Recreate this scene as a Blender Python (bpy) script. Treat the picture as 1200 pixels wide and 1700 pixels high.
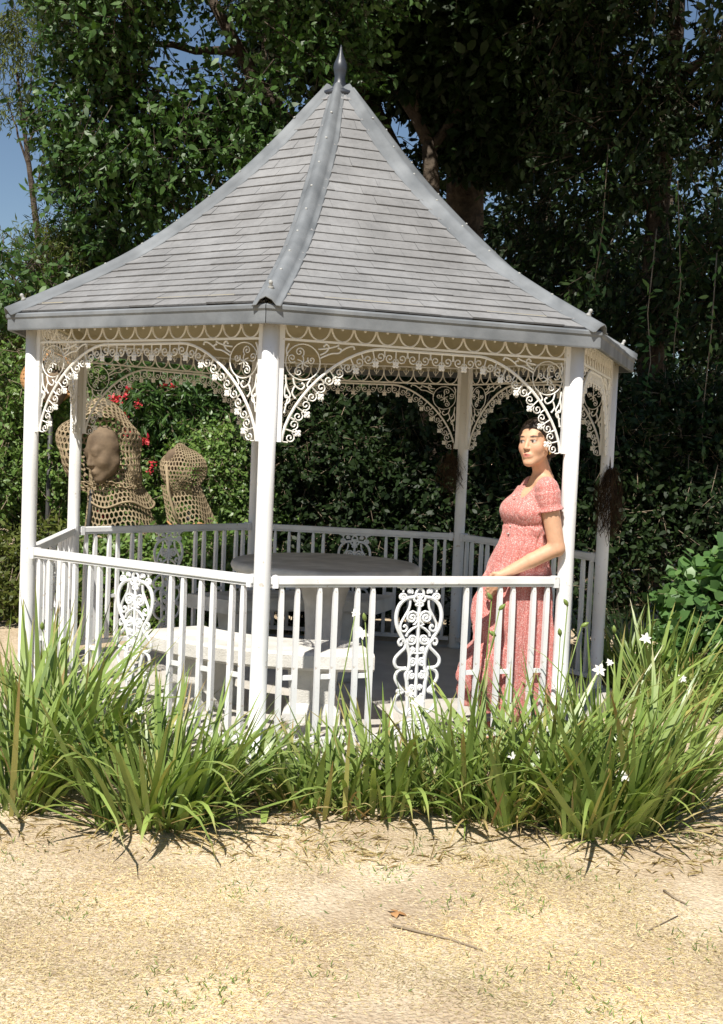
import bpy, bmesh, math, random
import numpy as np
from mathutils import Vector, Matrix

random.seed(7)
RNG = np.random.default_rng(11)
PI = math.pi
scene = bpy.context.scene
for o in list(bpy.data.objects):
    bpy.data.objects.remove(o, do_unlink=True)
C = scene.collection

# ------------------------------------------------------------------ camera
CAM_F = 1940.6                       # focal length in photo pixels (1200 x 1700)
CAM_P = np.array([0.111, -7.035, 1.458])
CAM_YAW, CAM_PITCH, CAM_ROLL = 0.0176, -0.0577, 0.042
def cam_axes():
    cy, sy = math.cos(CAM_YAW), math.sin(CAM_YAW)
    cp, sp = math.cos(CAM_PITCH), math.sin(CAM_PITCH)
    cr, sr = math.cos(CAM_ROLL), math.sin(CAM_ROLL)
    fwd = np.array([sy*cp, cy*cp, sp]); right = np.array([cy, -sy, 0]); up = np.cross(right, fwd)
    return right*cr + up*sr, -right*sr + up*cr, fwd
CR, CU, CF = cam_axes()
def W(x, y, Y):
    """photo pixel -> point on the vertical plane at depth Y"""
    d = CF + CR*(x-600)/CAM_F - CU*(y-850)/CAM_F
    return CAM_P + d*((Y-CAM_P[1])/d[1])
def Wz(x, y, z):
    d = CF + CR*(x-600)/CAM_F - CU*(y-850)/CAM_F
    return CAM_P + d*((z-CAM_P[2])/d[2])
cam_d = bpy.data.cameras.new('camera')
cam = bpy.data.objects.new('camera', cam_d); C.objects.link(cam)
cam_d.sensor_fit = 'VERTICAL'; cam_d.sensor_height = 36.0
cam_d.lens = 36.0*CAM_F/1700.0
cam_d.clip_start = 0.05; cam_d.clip_end = 500
mw = Matrix.Identity(4)
for r in range(3):
    mw[r][0] = CR[r]; mw[r][1] = CU[r]; mw[r][2] = -CF[r]; mw[r][3] = CAM_P[r]
cam.matrix_world = mw
scene.camera = cam

# ------------------------------------------------------------------ sky, sun, exposure
SUN_EL, SUN_AZ = math.radians(53), math.radians(20)     # behind the camera, a little to the left
world = bpy.data.worlds.new('World'); scene.world = world; world.use_nodes = True
wn = world.node_tree.nodes; wl = world.node_tree.links; wn.clear()
sky = wn.new('ShaderNodeTexSky'); sky.sky_type = 'NISHITA'; sky.sun_disc = False
sky.sun_elevation = SUN_EL; sky.sun_rotation = PI + SUN_AZ
sky.air_density = 1.0; sky.dust_density = 0.2; sky.ozone_density = 2.0
wb = wn.new('ShaderNodeBackground'); wb.inputs[1].default_value = 0.06
wo = wn.new('ShaderNodeOutputWorld')
wl.new(sky.outputs[0], wb.inputs[0]); wl.new(wb.outputs[0], wo.inputs[0])
sd = bpy.data.lights.new('sun', 'SUN'); sd.energy = 5.0; sd.angle = math.radians(0.53); sd.color = (1.0, 0.955, 0.87)
so = bpy.data.objects.new('sun', sd); C.objects.link(so)
so.location = (-3, -10, 12)
sdir = Vector((-math.sin(SUN_AZ)*math.cos(SUN_EL), -math.cos(SUN_AZ)*math.cos(SUN_EL), math.sin(SUN_EL)))
so.rotation_euler = sdir.to_track_quat('Z', 'Y').to_euler()
vs = scene.view_settings
vs.view_transform = 'Standard'; vs.look = 'None'; vs.exposure = 0.56; vs.gamma = 1.0; vs.use_curve_mapping = False

# ------------------------------------------------------------------ helpers
def link(o): C.objects.link(o); return o
def tag(o, label=None, cat=None, group=None, kind=None):
    if label: o['label'] = label
    if cat: o['category'] = cat
    if group: o['group'] = group
    if kind: o['kind'] = kind
    return o
def empty(name, loc=(0, 0, 0), parent=None):
    o = bpy.data.objects.new(name, None); link(o); o.location = Vector(loc)
    o.empty_display_size = 0.1
    return o
def attach(o, parent, local=False):
    if parent is None: return o
    o.parent = parent
    if not local:
        base = parent.location.copy()
        p = parent.parent
        while p is not None:
            base += p.location; p = p.parent
        # world-space vertices under a translated parent
        o.matrix_parent_inverse = Matrix.Translation(-root_loc(parent))
    return o
def root_loc(p):
    while p.parent is not None: p = p.parent
    return p.location
def mesh(verts, faces, mat=None, smooth=False, name='mesh'):
    me = bpy.data.meshes.new(name)
    me.from_pydata([tuple(v) for v in verts], [], [tuple(f) for f in faces])
    if mat: me.materials.append(mat)
    if smooth: me.polygons.foreach_set('use_smooth', np.ones(len(me.polygons), bool))
    me.update()
    return me
def np_mesh(verts, faces, mat=None, smooth=False, name='mesh'):
    """verts (n,3); faces list of (m,k) int arrays"""
    me = bpy.data.meshes.new(name)
    verts = np.asarray(verts, np.float32)
    me.vertices.add(len(verts)); me.vertices.foreach_set('co', verts.ravel())
    loops = np.concatenate([f.ravel() for f in faces]).astype(np.int32)
    tot = np.concatenate([np.full(len(f), f.shape[1], np.int32) for f in faces])
    start = np.concatenate([[0], np.cumsum(tot)[:-1]]).astype(np.int32)
    me.loops.add(len(loops)); me.loops.foreach_set('vertex_index', loops)
    me.polygons.add(len(tot)); me.polygons.foreach_set('loop_start', start); me.polygons.foreach_set('loop_total', tot)
    if smooth: me.polygons.foreach_set('use_smooth', np.ones(len(tot), bool))
    if mat: me.materials.append(mat)
    me.update(calc_edges=True)
    return me
def ob(name, me, parent=None, local=False):
    """object on a mesh; a child's vertices are in world space unless local"""
    o = bpy.data.objects.new(name, me); link(o)
    if parent is not None:
        o.parent = parent
        if not local and parent.type == 'EMPTY' and parent.parent is None:
            o.matrix_parent_inverse = Matrix.Translation(-parent.location)
        # deeper parents are mesh parts already carrying the inverse: their world matrix is identity
    return o
class MB:
    """collects simple solids into one mesh"""
    def __init__(s): s.v = []; s.f = []
    def add(s, v, f):
        n = len(s.v); s.v += [tuple(map(float, q)) for q in v]; s.f += [tuple(i+n for i in q) for q in f]
    def box(s, c, half, rz=0.0):
        cx, cy, cz = c; hx, hy, hz = half; ca, sa = math.cos(rz), math.sin(rz); v = []
        for z in (-hz, hz):
            for x, y in ((-hx, -hy), (hx, -hy), (hx, hy), (-hx, hy)):
                v.append((cx+x*ca-y*sa, cy+x*sa+y*ca, cz+z))
        s.add(v, [(3, 2, 1, 0), (4, 5, 6, 7), (0, 1, 5, 4), (1, 2, 6, 5), (2, 3, 7, 6), (3, 0, 4, 7)])
    def tube(s, pts, rad, n=8, cap=True):
        pts = [Vector(p) for p in pts]
        if not hasattr(rad, '__len__'): rad = [rad]*len(pts)
        ref = None; rings = []
        for i, p in enumerate(pts):
            t = (pts[min(i+1, len(pts)-1)]-pts[max(i-1, 0)])
            if t.length < 1e-9: t = Vector((0, 0, 1))
            t.normalize()
            if ref is None:
                ref = t.orthogonal().normalized()
            ref = (ref - t*ref.dot(t))
            if ref.length < 1e-6: ref = t.orthogonal()
            ref.normalize(); b = t.cross(ref)
            rings.append([p+(ref*math.cos(2*PI*k/n)+b*math.sin(2*PI*k/n))*rad[i] for k in range(n)])
        v = [q for r in rings for q in r]; f = []
        for i in range(len(pts)-1):
            for k in range(n):
                a = i*n+k; b2 = i*n+(k+1) % n
                f.append((a, b2, b2+n, a+n))
        if cap:
            f.append(tuple(range(n-1, -1, -1))); f.append(tuple((len(pts)-1)*n+k for k in range(n)))
        s.add(v, f)
    def lathe(s, prof, c=(0, 0, 0), n=24, cap=True):
        v = []; f = []
        for r, z in prof:
            for k in range(n):
                a = 2*PI*k/n; v.append((c[0]+r*math.cos(a), c[1]+r*math.sin(a), c[2]+z))
        for i in range(len(prof)-1):
            for k in range(n):
                a = i*n+k; b = i*n+(k+1) % n; f.append((a, b, b+n, a+n))
        if cap:
            f.append(tuple(range(n-1, -1, -1))); f.append(tuple((len(prof)-1)*n+k for k in range(n)))
        s.add(v, f)
    def build(s, name, mat, parent=None, smooth=False, local=False):
        return ob(name, mesh(s.v, s.f, mat, smooth, name), parent, local)

# ------------------------------------------------------------------ materials
def new_mat(name):
    m = bpy.data.materials.new(name); m.use_nodes = True
    nt = m.node_tree; b = nt.nodes['Principled BSDF']
    return m, nt, b
def noise_ramp(nt, scale, stops, detail=4.0, coord='Object', dist=0.0, vec=None):
    n = nt.nodes.new('ShaderNodeTexNoise'); n.inputs['Scale'].default_value = scale
    n.inputs['Detail'].default_value = detail; n.inputs['Distortion'].default_value = dist
    tc = nt.nodes.new('ShaderNodeTexCoord')
    nt.links.new(tc.outputs[coord] if vec is None else vec, n.inputs['Vector'])
    r = nt.nodes.new('ShaderNodeValToRGB')
    while len(r.color_ramp.elements) < len(stops): r.color_ramp.elements.new(0.5)
    for e, (p, c) in zip(r.color_ramp.elements, stops):
        e.position = p; e.color = (*c, 1)
    nt.links.new(n.outputs['Fac'], r.inputs['Fac'])
    return n, r
def mix(nt, a, b, fac, typ='MIX'):
    m = nt.nodes.new('ShaderNodeMix'); m.data_type = 'RGBA'; m.blend_type = typ
    for s, i in ((fac, 0), (a, 6), (b, 7)):
        if hasattr(s, 'is_output'): nt.links.new(s, m.inputs[i])
        elif isinstance(s, (int, float)): m.inputs[i].default_value = s
        else: m.inputs[i].default_value = (*s, 1)
    return m.outputs[2]
def bump(nt, b, h, strength=0.3, dist=0.01):
    bn = nt.nodes.new('ShaderNodeBump'); bn.inputs['Strength'].default_value = strength; bn.inputs['Distance'].default_value = dist
    nt.links.new(h, bn.inputs['Height']); nt.links.new(bn.outputs[0], b.inputs['Normal'])
def simple_mat(name, c1, c2, scale=8, rough=0.6, bs=0.2, bscale=60, bd=0.003, spec=0.5, island=0.0):
    m, nt, b = new_mat(name)
    n, r = noise_ramp(nt, scale, [(0.3, c1), (0.7, c2)])
    col = r.outputs[0]
    if island:
        g = nt.nodes.new('ShaderNodeNewGeometry'); oi = nt.nodes.new('ShaderNodeObjectInfo')
        ad = nt.nodes.new('ShaderNodeMath'); ad.operation = 'ADD'
        nt.links.new(g.outputs['Random Per Island'], ad.inputs[0]); nt.links.new(oi.outputs['Random'], ad.inputs[1])
        fr = nt.nodes.new('ShaderNodeMath'); fr.operation = 'FRACT'; nt.links.new(ad.outputs[0], fr.inputs[0])
        mr = nt.nodes.new('ShaderNodeMapRange'); nt.links.new(fr.outputs[0], mr.inputs[0])
        mr.inputs[3].default_value = 1-island; mr.inputs[4].default_value = 1+island
        cb = nt.nodes.new('ShaderNodeCombineColor')
        for i in range(3): nt.links.new(mr.outputs[0], cb.inputs[i])
        col = mix(nt, col, cb.outputs[0], 1.0, 'MULTIPLY')
    nt.links.new(col, b.inputs['Base Color'])
    b.inputs['Roughness'].default_value = rough
    b.inputs['Specular IOR Level'].default_value = spec
    if bs:
        n2, _ = noise_ramp(nt, bscale, [(0, (0, 0, 0)), (1, (1, 1, 1))], detail=6)
        bump(nt, b, n2.outputs['Fac'], bs, bd)
    return m
def leaf_mat(name, cols, rough=0.38, trans=0.25, spec=0.5, tcol=None):
    """cols: list of greens picked per leaf"""
    m, nt, b = new_mat(name)
    g = nt.nodes.new('ShaderNodeNewGeometry')
    r = nt.nodes.new('ShaderNodeValToRGB')
    while len(r.color_ramp.elements) < len(cols): r.color_ramp.elements.new(0.5)
    for i, (e, c) in enumerate(zip(r.color_ramp.elements, cols)):
        e.position = i/(len(cols)-1); e.color = (*c, 1)
    nt.links.new(g.outputs['Random Per Island'], r.inputs['Fac'])
    n, r2 = noise_ramp(nt, 1.3, [(0.35, (0.75, 0.75, 0.7)), (0.65, (1.15, 1.12, 1.0))], detail=2)
    col = mix(nt, r.outputs[0], r2.outputs[0], 1.0, 'MULTIPLY')
    nt.links.new(col, b.inputs['Base Color'])
    b.inputs['Roughness'].default_value = rough; b.inputs['Specular IOR Level'].default_value = spec
    tr = nt.nodes.new('ShaderNodeBsdfTranslucent')
    tc = mix(nt, col, tcol or (1.0, 1.15, 0.45), 1.0, 'MULTIPLY')
    nt.links.new(tc, tr.inputs['Color'])
    ms = nt.nodes.new('ShaderNodeMixShader'); ms.inputs[0].default_value = trans
    out = nt.nodes['Material Output']
    nt.links.new(b.outputs[0], ms.inputs[1]); nt.links.new(tr.outputs[0], ms.inputs[2]); nt.links.new(ms.outputs[0], out.inputs[0])
    return m

def white_paint():
    m, nt, b = new_mat('white_paint')
    n, r = noise_ramp(nt, 5, [(0.3, (0.71, 0.71, 0.715)), (0.7, (0.80, 0.80, 0.805))])
    n3, r3 = noise_ramp(nt, 38, [(0.66, (0, 0, 0)), (0.71, (1, 1, 1))], detail=5)
    col = mix(nt, r.outputs[0], (0.42, 0.32, 0.22), r3.outputs[0])
    m2 = mix(nt, r.outputs[0], col, 0.55)
    nt.links.new(m2, b.inputs['Base Color']); b.inputs['Roughness'].default_value = 0.45
    n2, _ = noise_ramp(nt, 45, [(0, (0, 0, 0)), (1, (1, 1, 1))], detail=4)
    bump(nt, b, n2.outputs['Fac'], 0.12, 0.003)
    return m
M = {}
M['white'] = white_paint()
M['lace'] = simple_mat('cream_cast_iron', (0.71, 0.69, 0.64), (0.80, 0.785, 0.745), 9, 0.5, 0.15, 90)
M['soffit'] = simple_mat('olive_shade_soffit', (0.36, 0.31, 0.19), (0.45, 0.39, 0.25), 4, 0.6, 0.1, 40)  # olive warm shade under the eaves is put into this colour
M['metal_roof'] = simple_mat('grey_roof_metal', (0.125, 0.135, 0.145), (0.195, 0.205, 0.215), 6, 0.8, 0.45, 18, 0.006, 0.3)
M['slate'] = simple_mat('grey_slate', (0.180, 0.179, 0.180), (0.242, 0.240, 0.241), 3.5, 0.8, 0.6, 140, 0.003, 0.3, island=0.05)
def stain(m, scale, lo, hi, stops, stretch=(1, 1, 1)):
    """wear: multiply the base colour by a broad uneven noise"""
    nt = m.node_tree; b = nt.nodes['Principled BSDF']; src = b.inputs['Base Color'].links[0].from_socket
    tc = nt.nodes.new('ShaderNodeTexCoord'); mp = nt.nodes.new('ShaderNodeMapping'); mp.inputs['Scale'].default_value = stretch
    nt.links.new(tc.outputs['Object'], mp.inputs['Vector'])
    n, r = noise_ramp(nt, scale, [(stops[0], lo), (stops[1], hi)], detail=6, vec=mp.outputs[0], dist=0.6)
    nt.links.new(mix(nt, src, r.outputs[0], 1.0, 'MULTIPLY'), b.inputs['Base Color'])
stain(M['slate'], 2.2, (0.88, 0.87, 0.86), (1.06, 1.06, 1.06), (0.36, 0.62), (1, 1, 0.6))
stain(M['slate'], 30, (0.92, 0.92, 0.92), (1.04, 1.04, 1.04), (0.35, 0.55))
M['finial'] = simple_mat('dark_finial_metal', (0.018, 0.021, 0.028), (0.04, 0.046, 0.058), 12, 0.42, 0.3, 60)
M['steel'] = simple_mat('screw_steel', (0.3, 0.3, 0.29), (0.4, 0.4, 0.38), 20, 0.5, 0)
M['concrete'] = simple_mat('cast_stone', (0.52, 0.51, 0.48), (0.70, 0.68, 0.64), 7, 0.9, 0.6, 110, 0.006, 0.3)
M['slab'] = simple_mat('floor_concrete', (0.42, 0.39, 0.35), (0.56, 0.53, 0.48), 4, 0.9, 0.5, 60, 0.006, 0.2)
stain(M['concrete'], 3.0, (0.82, 0.80, 0.77), (1.05, 1.05, 1.05), (0.35, 0.6))
stain(M['metal_roof'], 3.0, (0.80, 0.80, 0.80), (1.12, 1.12, 1.12), (0.35, 0.6))
stain(M['white'], 2.5, (0.86, 0.85, 0.82), (1.0, 1.0, 1.0), (0.35, 0.55), (1, 1, 0.4))
M['bark'] = simple_mat('bark', (0.03, 0.023, 0.017), (0.10, 0.077, 0.057), 7, 0.9, 1.0, 14, 0.05, 0.2)
M['twig'] = simple_mat('pale_twig', (0.16, 0.12, 0.08), (0.30, 0.24, 0.17), 9, 0.85, 0.3, 40, 0.003, 0.2)
M['rust'] = simple_mat('rusty_mesh_metal', (0.22, 0.165, 0.10), (0.36, 0.28, 0.175), 9, 0.75, 0.3, 60, 0.004, 0.3)
M['rust_face'] = simple_mat('weathered_sheet_metal', (0.095, 0.065, 0.04), (0.21, 0.15, 0.095), 9, 0.8, 0.4, 40, 0.008, 0.3)
M['rust_orange'] = simple_mat('orange_rust', (0.36, 0.18, 0.07), (0.48, 0.27, 0.12), 9, 0.75, 0.3, 45, 0.006, 0.3)
M['pole'] = simple_mat('dark_pole', (0.03, 0.03, 0.03), (0.06, 0.055, 0.05), 12, 0.6, 0.2)
M['fibre'] = simple_mat('dry_fibre', (0.028, 0.018, 0.011), (0.07, 0.045, 0.026), 20, 0.95, 0, spec=0.1)
M['straw'] = leaf_mat('dry_straw', [(0.594, 0.4752, 0.2666), (0.8078, 0.6864, 0.439), (0.7128, 0.5808, 0.3293), (0.9029, 0.8184, 0.5958), (0.4752, 0.3696, 0.2195)], 0.7, 0.15, 0.2, (1, 0.9, 0.6))
M['green_blade'] = leaf_mat('green_grass', [(0.12, 0.228, 0.054), (0.192, 0.3, 0.072), (0.264, 0.348, 0.108)], 0.5, 0.25, 0.3)
M['iris'] = leaf_mat('iris_blade', [(0.1404, 0.2156, 0.0518), (0.2036, 0.2991, 0.0741), (0.2669, 0.3548, 0.1037), (0.1826, 0.2643, 0.0667), (0.4355, 0.4034, 0.1481)], 0.36, 0.22, 0.5)
def brown_tips(m):
    nt = m.node_tree; b = nt.nodes['Principled BSDF']; src = b.inputs['Base Color'].links[0].from_socket
    a = nt.nodes.new('ShaderNodeAttribute'); a.attribute_name = 'along'
    g = nt.nodes.new('ShaderNodeNewGeometry'); mu = nt.nodes.new('ShaderNodeMath'); mu.operation = 'MULTIPLY_ADD'
    nt.links.new(g.outputs['Random Per Island'], mu.inputs[0]); mu.inputs[1].default_value = 0.45; nt.links.new(a.outputs['Fac'], mu.inputs[2])
    r = nt.nodes.new('ShaderNodeValToRGB'); r.color_ramp.elements[0].position = 0.0; r.color_ramp.elements[1].position = 1.0
    mr = nt.nodes.new('ShaderNodeMapRange'); mr.inputs[1].default_value = 1.08; mr.inputs[2].default_value = 1.30; nt.links.new(mu.outputs[0], mr.inputs[0])
    nt.links.new(mix(nt, src, (0.33, 0.22, 0.09), mr.outputs[0]), b.inputs['Base Color'])
brown_tips(M['iris'])
M['iris_dry'] = leaf_mat('iris_dry_blade', [(0.42, 0.33, 0.17), (0.30, 0.22, 0.10), (0.52, 0.44, 0.24)], 0.6, 0.15, 0.3, (1, 0.9, 0.6))
M['petal'] = leaf_mat('white_petal', [(0.80, 0.80, 0.80), (0.86, 0.84, 0.86)], 0.5, 0.3, 0.3, (1, 1, 1))
M['red_petal'] = leaf_mat('red_petal', [(0.62, 0.035, 0.05), (0.75, 0.09, 0.10), (0.55, 0.02, 0.06)], 0.5, 0.3, 0.3, (1, 0.5, 0.5))
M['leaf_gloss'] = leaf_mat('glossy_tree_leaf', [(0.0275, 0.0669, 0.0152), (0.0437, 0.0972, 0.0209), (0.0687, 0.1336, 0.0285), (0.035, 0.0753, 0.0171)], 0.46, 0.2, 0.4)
M['leaf_shaded'] = leaf_mat('shade_darkened_leaf', [(0.0097, 0.0216, 0.0066), (0.0154, 0.0322, 0.009), (0.0264, 0.047, 0.0132), (0.0125, 0.0269, 0.0077)], 0.5, 0.18, 0.22)  # deep background shade is put into these near-black greens
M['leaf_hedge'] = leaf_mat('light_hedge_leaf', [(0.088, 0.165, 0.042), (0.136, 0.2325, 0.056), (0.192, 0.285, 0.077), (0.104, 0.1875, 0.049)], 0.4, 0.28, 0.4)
M['leaf_yellow'] = leaf_mat('yellow_green_needle', [(0.09, 0.115, 0.022), (0.13, 0.155, 0.035), (0.06, 0.085, 0.02)], 0.5, 0.3, 0.3)
M['leaf_vine'] = leaf_mat('vine_leaf', [(0.072, 0.156, 0.0495), (0.108, 0.216, 0.066), (0.15, 0.264, 0.088)], 0.42, 0.28, 0.4)

def ground_mat():
    m, nt, b = new_mat('dry_lawn_soil')
    n1, r1 = noise_ramp(nt, 60, [(0.25, (0.42, 0.325, 0.22)), (0.5, (0.58, 0.475, 0.34)), (0.72, (0.70, 0.595, 0.44))], detail=8)
    n2, r2 = noise_ramp(nt, 2.1, [(0.42, (0.82, 0.78, 0.74)), (0.62, (1.08, 1.08, 1.08))], detail=5)
    nt.links.new(mix(nt, r1.outputs[0], r2.outputs[0], 1.0, 'MULTIPLY'), b.inputs['Base Color']); b.inputs['Roughness'].default_value = 0.95
    b.inputs['Specular IOR Level'].default_value = 0.1
    n3, _ = noise_ramp(nt, 80, [(0, (0, 0, 0)), (1, (1, 1, 1))], detail=8)
    bump(nt, b, n3.outputs['Fac'], 0.8, 0.02)
    return m
M['ground'] = ground_mat()

# ================================================================== GROUND
GZ = -0.09
def ground_h(x, y):
    h = 0.018*np.sin(1.9*x+0.4)*np.sin(1.4*y+1.0) + 0.010*np.sin(5.1*x+2*y)*np.sin(4.3*y-x)
    h = h + 0.006*np.sin(13*x+3*y+1)*np.sin(11*y-2*x)
    fade = np.clip((-1.95-y)/0.3, 0, 1)          # flat under and behind the gazebo
    return GZ + h*fade*np.clip((12-np.abs(x))/4, 0, 1)
gx = np.concatenate([np.linspace(-150, -6, 25)[:-1], np.linspace(-6, 6, 241), np.linspace(6, 150, 25)[1:]])
gy = np.concatenate([np.linspace(-150, -8, 20)[:-1], np.linspace(-8, 2, 201), np.linspace(2, 150, 30)[1:]])
GX, GY = np.meshgrid(gx, gy)
gv = np.stack([GX, GY, ground_h(GX, GY)], -1).reshape(-1, 3)
nx, ny = len(gx), len(gy)
ii = (np.arange(ny-1)[:, None]*nx+np.arange(nx-1)[None]).ravel()
gf = np.stack([ii, ii+1, ii+nx+1, ii+nx], -1)
ground = ob('ground', np_mesh(gv, [gf], M['ground'], True)); tag(ground, kind='structure')

# ================================================================== GAZEBO
ANG = [math.radians(a) for a in (-61.34, -7.72, 45.30, 95.61, 145.99, 197.79, 249.07)]
RP, RE = 1.75, 1.886
Z_RAIL = 0.84
def pol(a, r, z=0.0): return Vector((r*math.sin(a), -r*math.cos(a), z))
gaz = empty('gazebo', (0, 0, GZ))
tag(gaz, 'white seven-sided garden gazebo with a grey tiled bell-shaped roof and cast-iron lace', 'gazebo')
# floor slab
b = MB()
ring = [pol(a, 1.86) for a in ANG]
b.add([(p.x, p.y, GZ-0.05) for p in ring]+[(p.x, p.y, 0.0) for p in ring],
      [tuple(range(6, -1, -1)), tuple(range(7, 14))]+[(i, (i+1) % 7, (i+1) % 7+7, i+7) for i in range(7)])
b.build('floor_slab', M['slab'], gaz)
# posts with flat flange strips
def build_post(i):
    a = ANG[i]; c = pol(a, RP)
    b = MB()
    prof = [(0.048, 0.001), (0.048, 0.02), (0.040, 0.024), (0.0395, 0.5), (0.039, 1.2), (0.039, 2.07)]
    b.lathe(prof, (c.x, c.y, 0), 24)
    p = b.build('post', M['white'], gaz, True)
    for j in (i-1, i+1):
        o = pol(ANG[j % 7], RP); d = (o-c).normalized(); q = c+d*0.049; rz = math.atan2(d.y, d.x)
        s = MB(); s.box((q.x, q.y, 1.755), (0.013, 0.011, 0.302), rz)
        s.build('lace_mounting_strip', M['white'], p)
    return p
posts = [build_post(i) for i in range(7)]

# flat cast-iron ribbon along 2-D polylines in a side's plane
class Iron:
    def __init__(s, A, B, z0=0.0):
        s.A = Vector((A.x, A.y, 0)); s.d = (Vector((B.x, B.y, 0))-s.A); s.L = s.d.length; s.d.normalize()
        s.n = Vector((s.d.y, -s.d.x, 0)); s.mb = MB()
    def P(s, x, z, o=0.0): return s.A+s.d*x+Vector((0, 0, z))+s.n*o
    def poly(s, pts, w=0.004, t=0.005, w1=None):
        n = len(pts)
        if n < 2: return
        v = []; f = []
        for i in range(n):
            a = pts[max(i-1, 0)]; c = pts[min(i+1, n-1)]
            tx, tz = c[0]-a[0], c[1]-a[1]; l = math.hypot(tx, tz) or 1e-9
            nxx, nzz = -tz/l, tx/l
            ww = w if w1 is None else w+(w1-w)*i/(n-1)
            x, z = pts[i]
            v += [s.P(x+nxx*ww, z+nzz*ww, 0), s.P(x, z, t), s.P(x-nxx*ww, z-nzz*ww, 0), s.P(x, z, -t)] if ww < 0.0035 else \
                 [s.P(x+nxx*ww, z+nzz*ww, t*0.5), s.P(x, z, t), s.P(x-nxx*ww, z-nzz*ww, t*0.5), s.P(x-nxx*ww, z-nzz*ww, -t*0.5), s.P(x, z, -t), s.P(x+nxx*ww, z+nzz*ww, -t*0.5)]
        k = len(v)//n
        for i in range(n-1):
            for j in range(k):
                a = i*k+j; c = i*k+(j+1) % k
                f.append((a, a+k, c+k, c))
        f.append(tuple(range(k))); f.append(tuple((n-1)*k+j for j in reversed(range(k))))
        s.mb.add(v, f)
    def spiral(s, cx, cz, r, a0, turns, w=0.0035, n=16, rin=0.18, t=0.005):
        pts = []
        for i in range(n+1):
            u = i/n; a = a0+turns*2*PI*u; rr = r*(1-(1-rin)*u)
            pts.append((cx+rr*math.cos(a), cz+rr*math.sin(a)))
        s.poly(pts, w, t)
        e = pts[-1]; s.blob(e[0], e[1], w*1.5, t)
        return pts[0]
    def blob(s, x, z, r, t=0.005):
        v = [s.P(x+r*math.cos(k*PI/3), z+r*math.sin(k*PI/3), t*0.4) for k in range(6)]
        v += [s.P(x+r*math.cos(k*PI/3), z+r*math.sin(k*PI/3), -t*0.4) for k in range(6)]
        v += [s.P(x, z, t*1.3), s.P(x, z, -t*1.3)]
        f = []
        for k in range(6):
            f += [(k, (k+1) % 6, 12), (6+(k+1) % 6, 6+k, 13), (k, 6+k, 6+(k+1) % 6, (k+1) % 6)]
        s.mb.add(v, f)
    def bar(s, x0, x1, z, hw, t):
        c = s.P((x0+x1)/2, z); s.mb.box((c.x, c.y, c.z), ((x1-x0)/2, t, hw), math.atan2(s.d.y, s.d.x))
    def flower(s, x, z, r):
        for k in range(4):
            a = k*PI/2+PI/4
            s.blob(x+r*0.75*math.cos(a), z+r*0.75*math.sin(a), r*0.62, 0.004)
        s.blob(x, z, r*0.4, 0.006)
def bez(p0, p1, p2, p3, n=10):
    out = []
    for i in range(n+1):
        t = i/n; u = 1-t
        out.append((u**3*p0[0]+3*u*u*t*p1[0]+3*u*t*t*p2[0]+t**3*p3[0], u**3*p0[1]+3*u*u*t*p1[1]+3*u*t*t*p2[1]+t**3*p3[1]))
    return out
def smooth_line(pts, n=5):
    """Catmull-Rom through 2-D points"""
    out = []
    P = [pts[0]]+list(pts)+[pts[-1]]
    for i in range(1, len(P)-2):
        for k in range(n):
            t = k/n
            q = []
            for c in (0, 1):
                a, b_, c_, d_ = P[i-1][c], P[i][c], P[i+1][c], P[i+2][c]
                q.append(0.5*((2*b_)+(-a+c_)*t+(2*a-5*b_+4*c_-d_)*t*t+(-a+3*b_-3*c_+d_)*t**3))
            out.append(tuple(q))
    out.append(tuple(pts[-1])); return out
Z_BAR, Z_BAND = 1.918, 2.035
def lace_band(i):
    A, B = pol(ANG[i], RP), pol(ANG[(i+1) % 7], RP)
    I = Iron(A, B); L = I.L; x0, x1 = 0.062, L-0.062
    I.bar(x0, x1, Z_BAR, 0.005, 0.006); I.bar(x0, x1, Z_BAND, 0.005, 0.006)
    n = 13; p = (x1-x0)/n
    for k in range(n):
        xa = x0+k*p; xm = xa+p/2
        pts = [(xm-p/2*math.cos(PI*q/14)*1.0, Z_BAND-0.02-(Z_BAND-0.025-Z_BAR)*math.sin(PI*q/14)**0.8) for q in range(15)]
        I.poly([(xa, Z_BAND)]+pts+[(xa+p, Z_BAND)], 0.0036, 0.0045)
        I.poly([(xm, Z_BAND-0.01), (xm, Z_BAND-0.055)], 0.003, 0.004)
        for s in (-1, 1):
            I.poly([(xm, Z_BAND-0.052), (xm+s*0.010, Z_BAND-0.044), (xm+s*0.018, Z_BAND-0.030), (xm+s*0.014, Z_BAND-0.024)], 0.003, 0.004)
            I.poly([(xa, Z_BAND-0.03), (xa+s*0.011, Z_BAND-0.012), (xa+s*0.004, Z_BAND-0.006)], 0.0028, 0.004)
        I.blob(xm, Z_BAND-0.056, 0.006)
    return I.mb.build('lace_band', M['lace'], gaz)
def arch_curve(L):
    aw, ah, x0 = 0.46, 0.445, 0.066
    half = []
    for k in range(15):
        u = k/14*PI/2
        cx = math.sin(u)**(2/1.6); cz = math.cos(u)**(2/1.6)
        half.append((x0+aw*(1-cz), Z_BAR-0.016-ah+ah*cx))
    # half runs from the post foot up to the flat top
    right = [(L-x, z) for x, z in reversed(half)]
    return half+right
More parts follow.
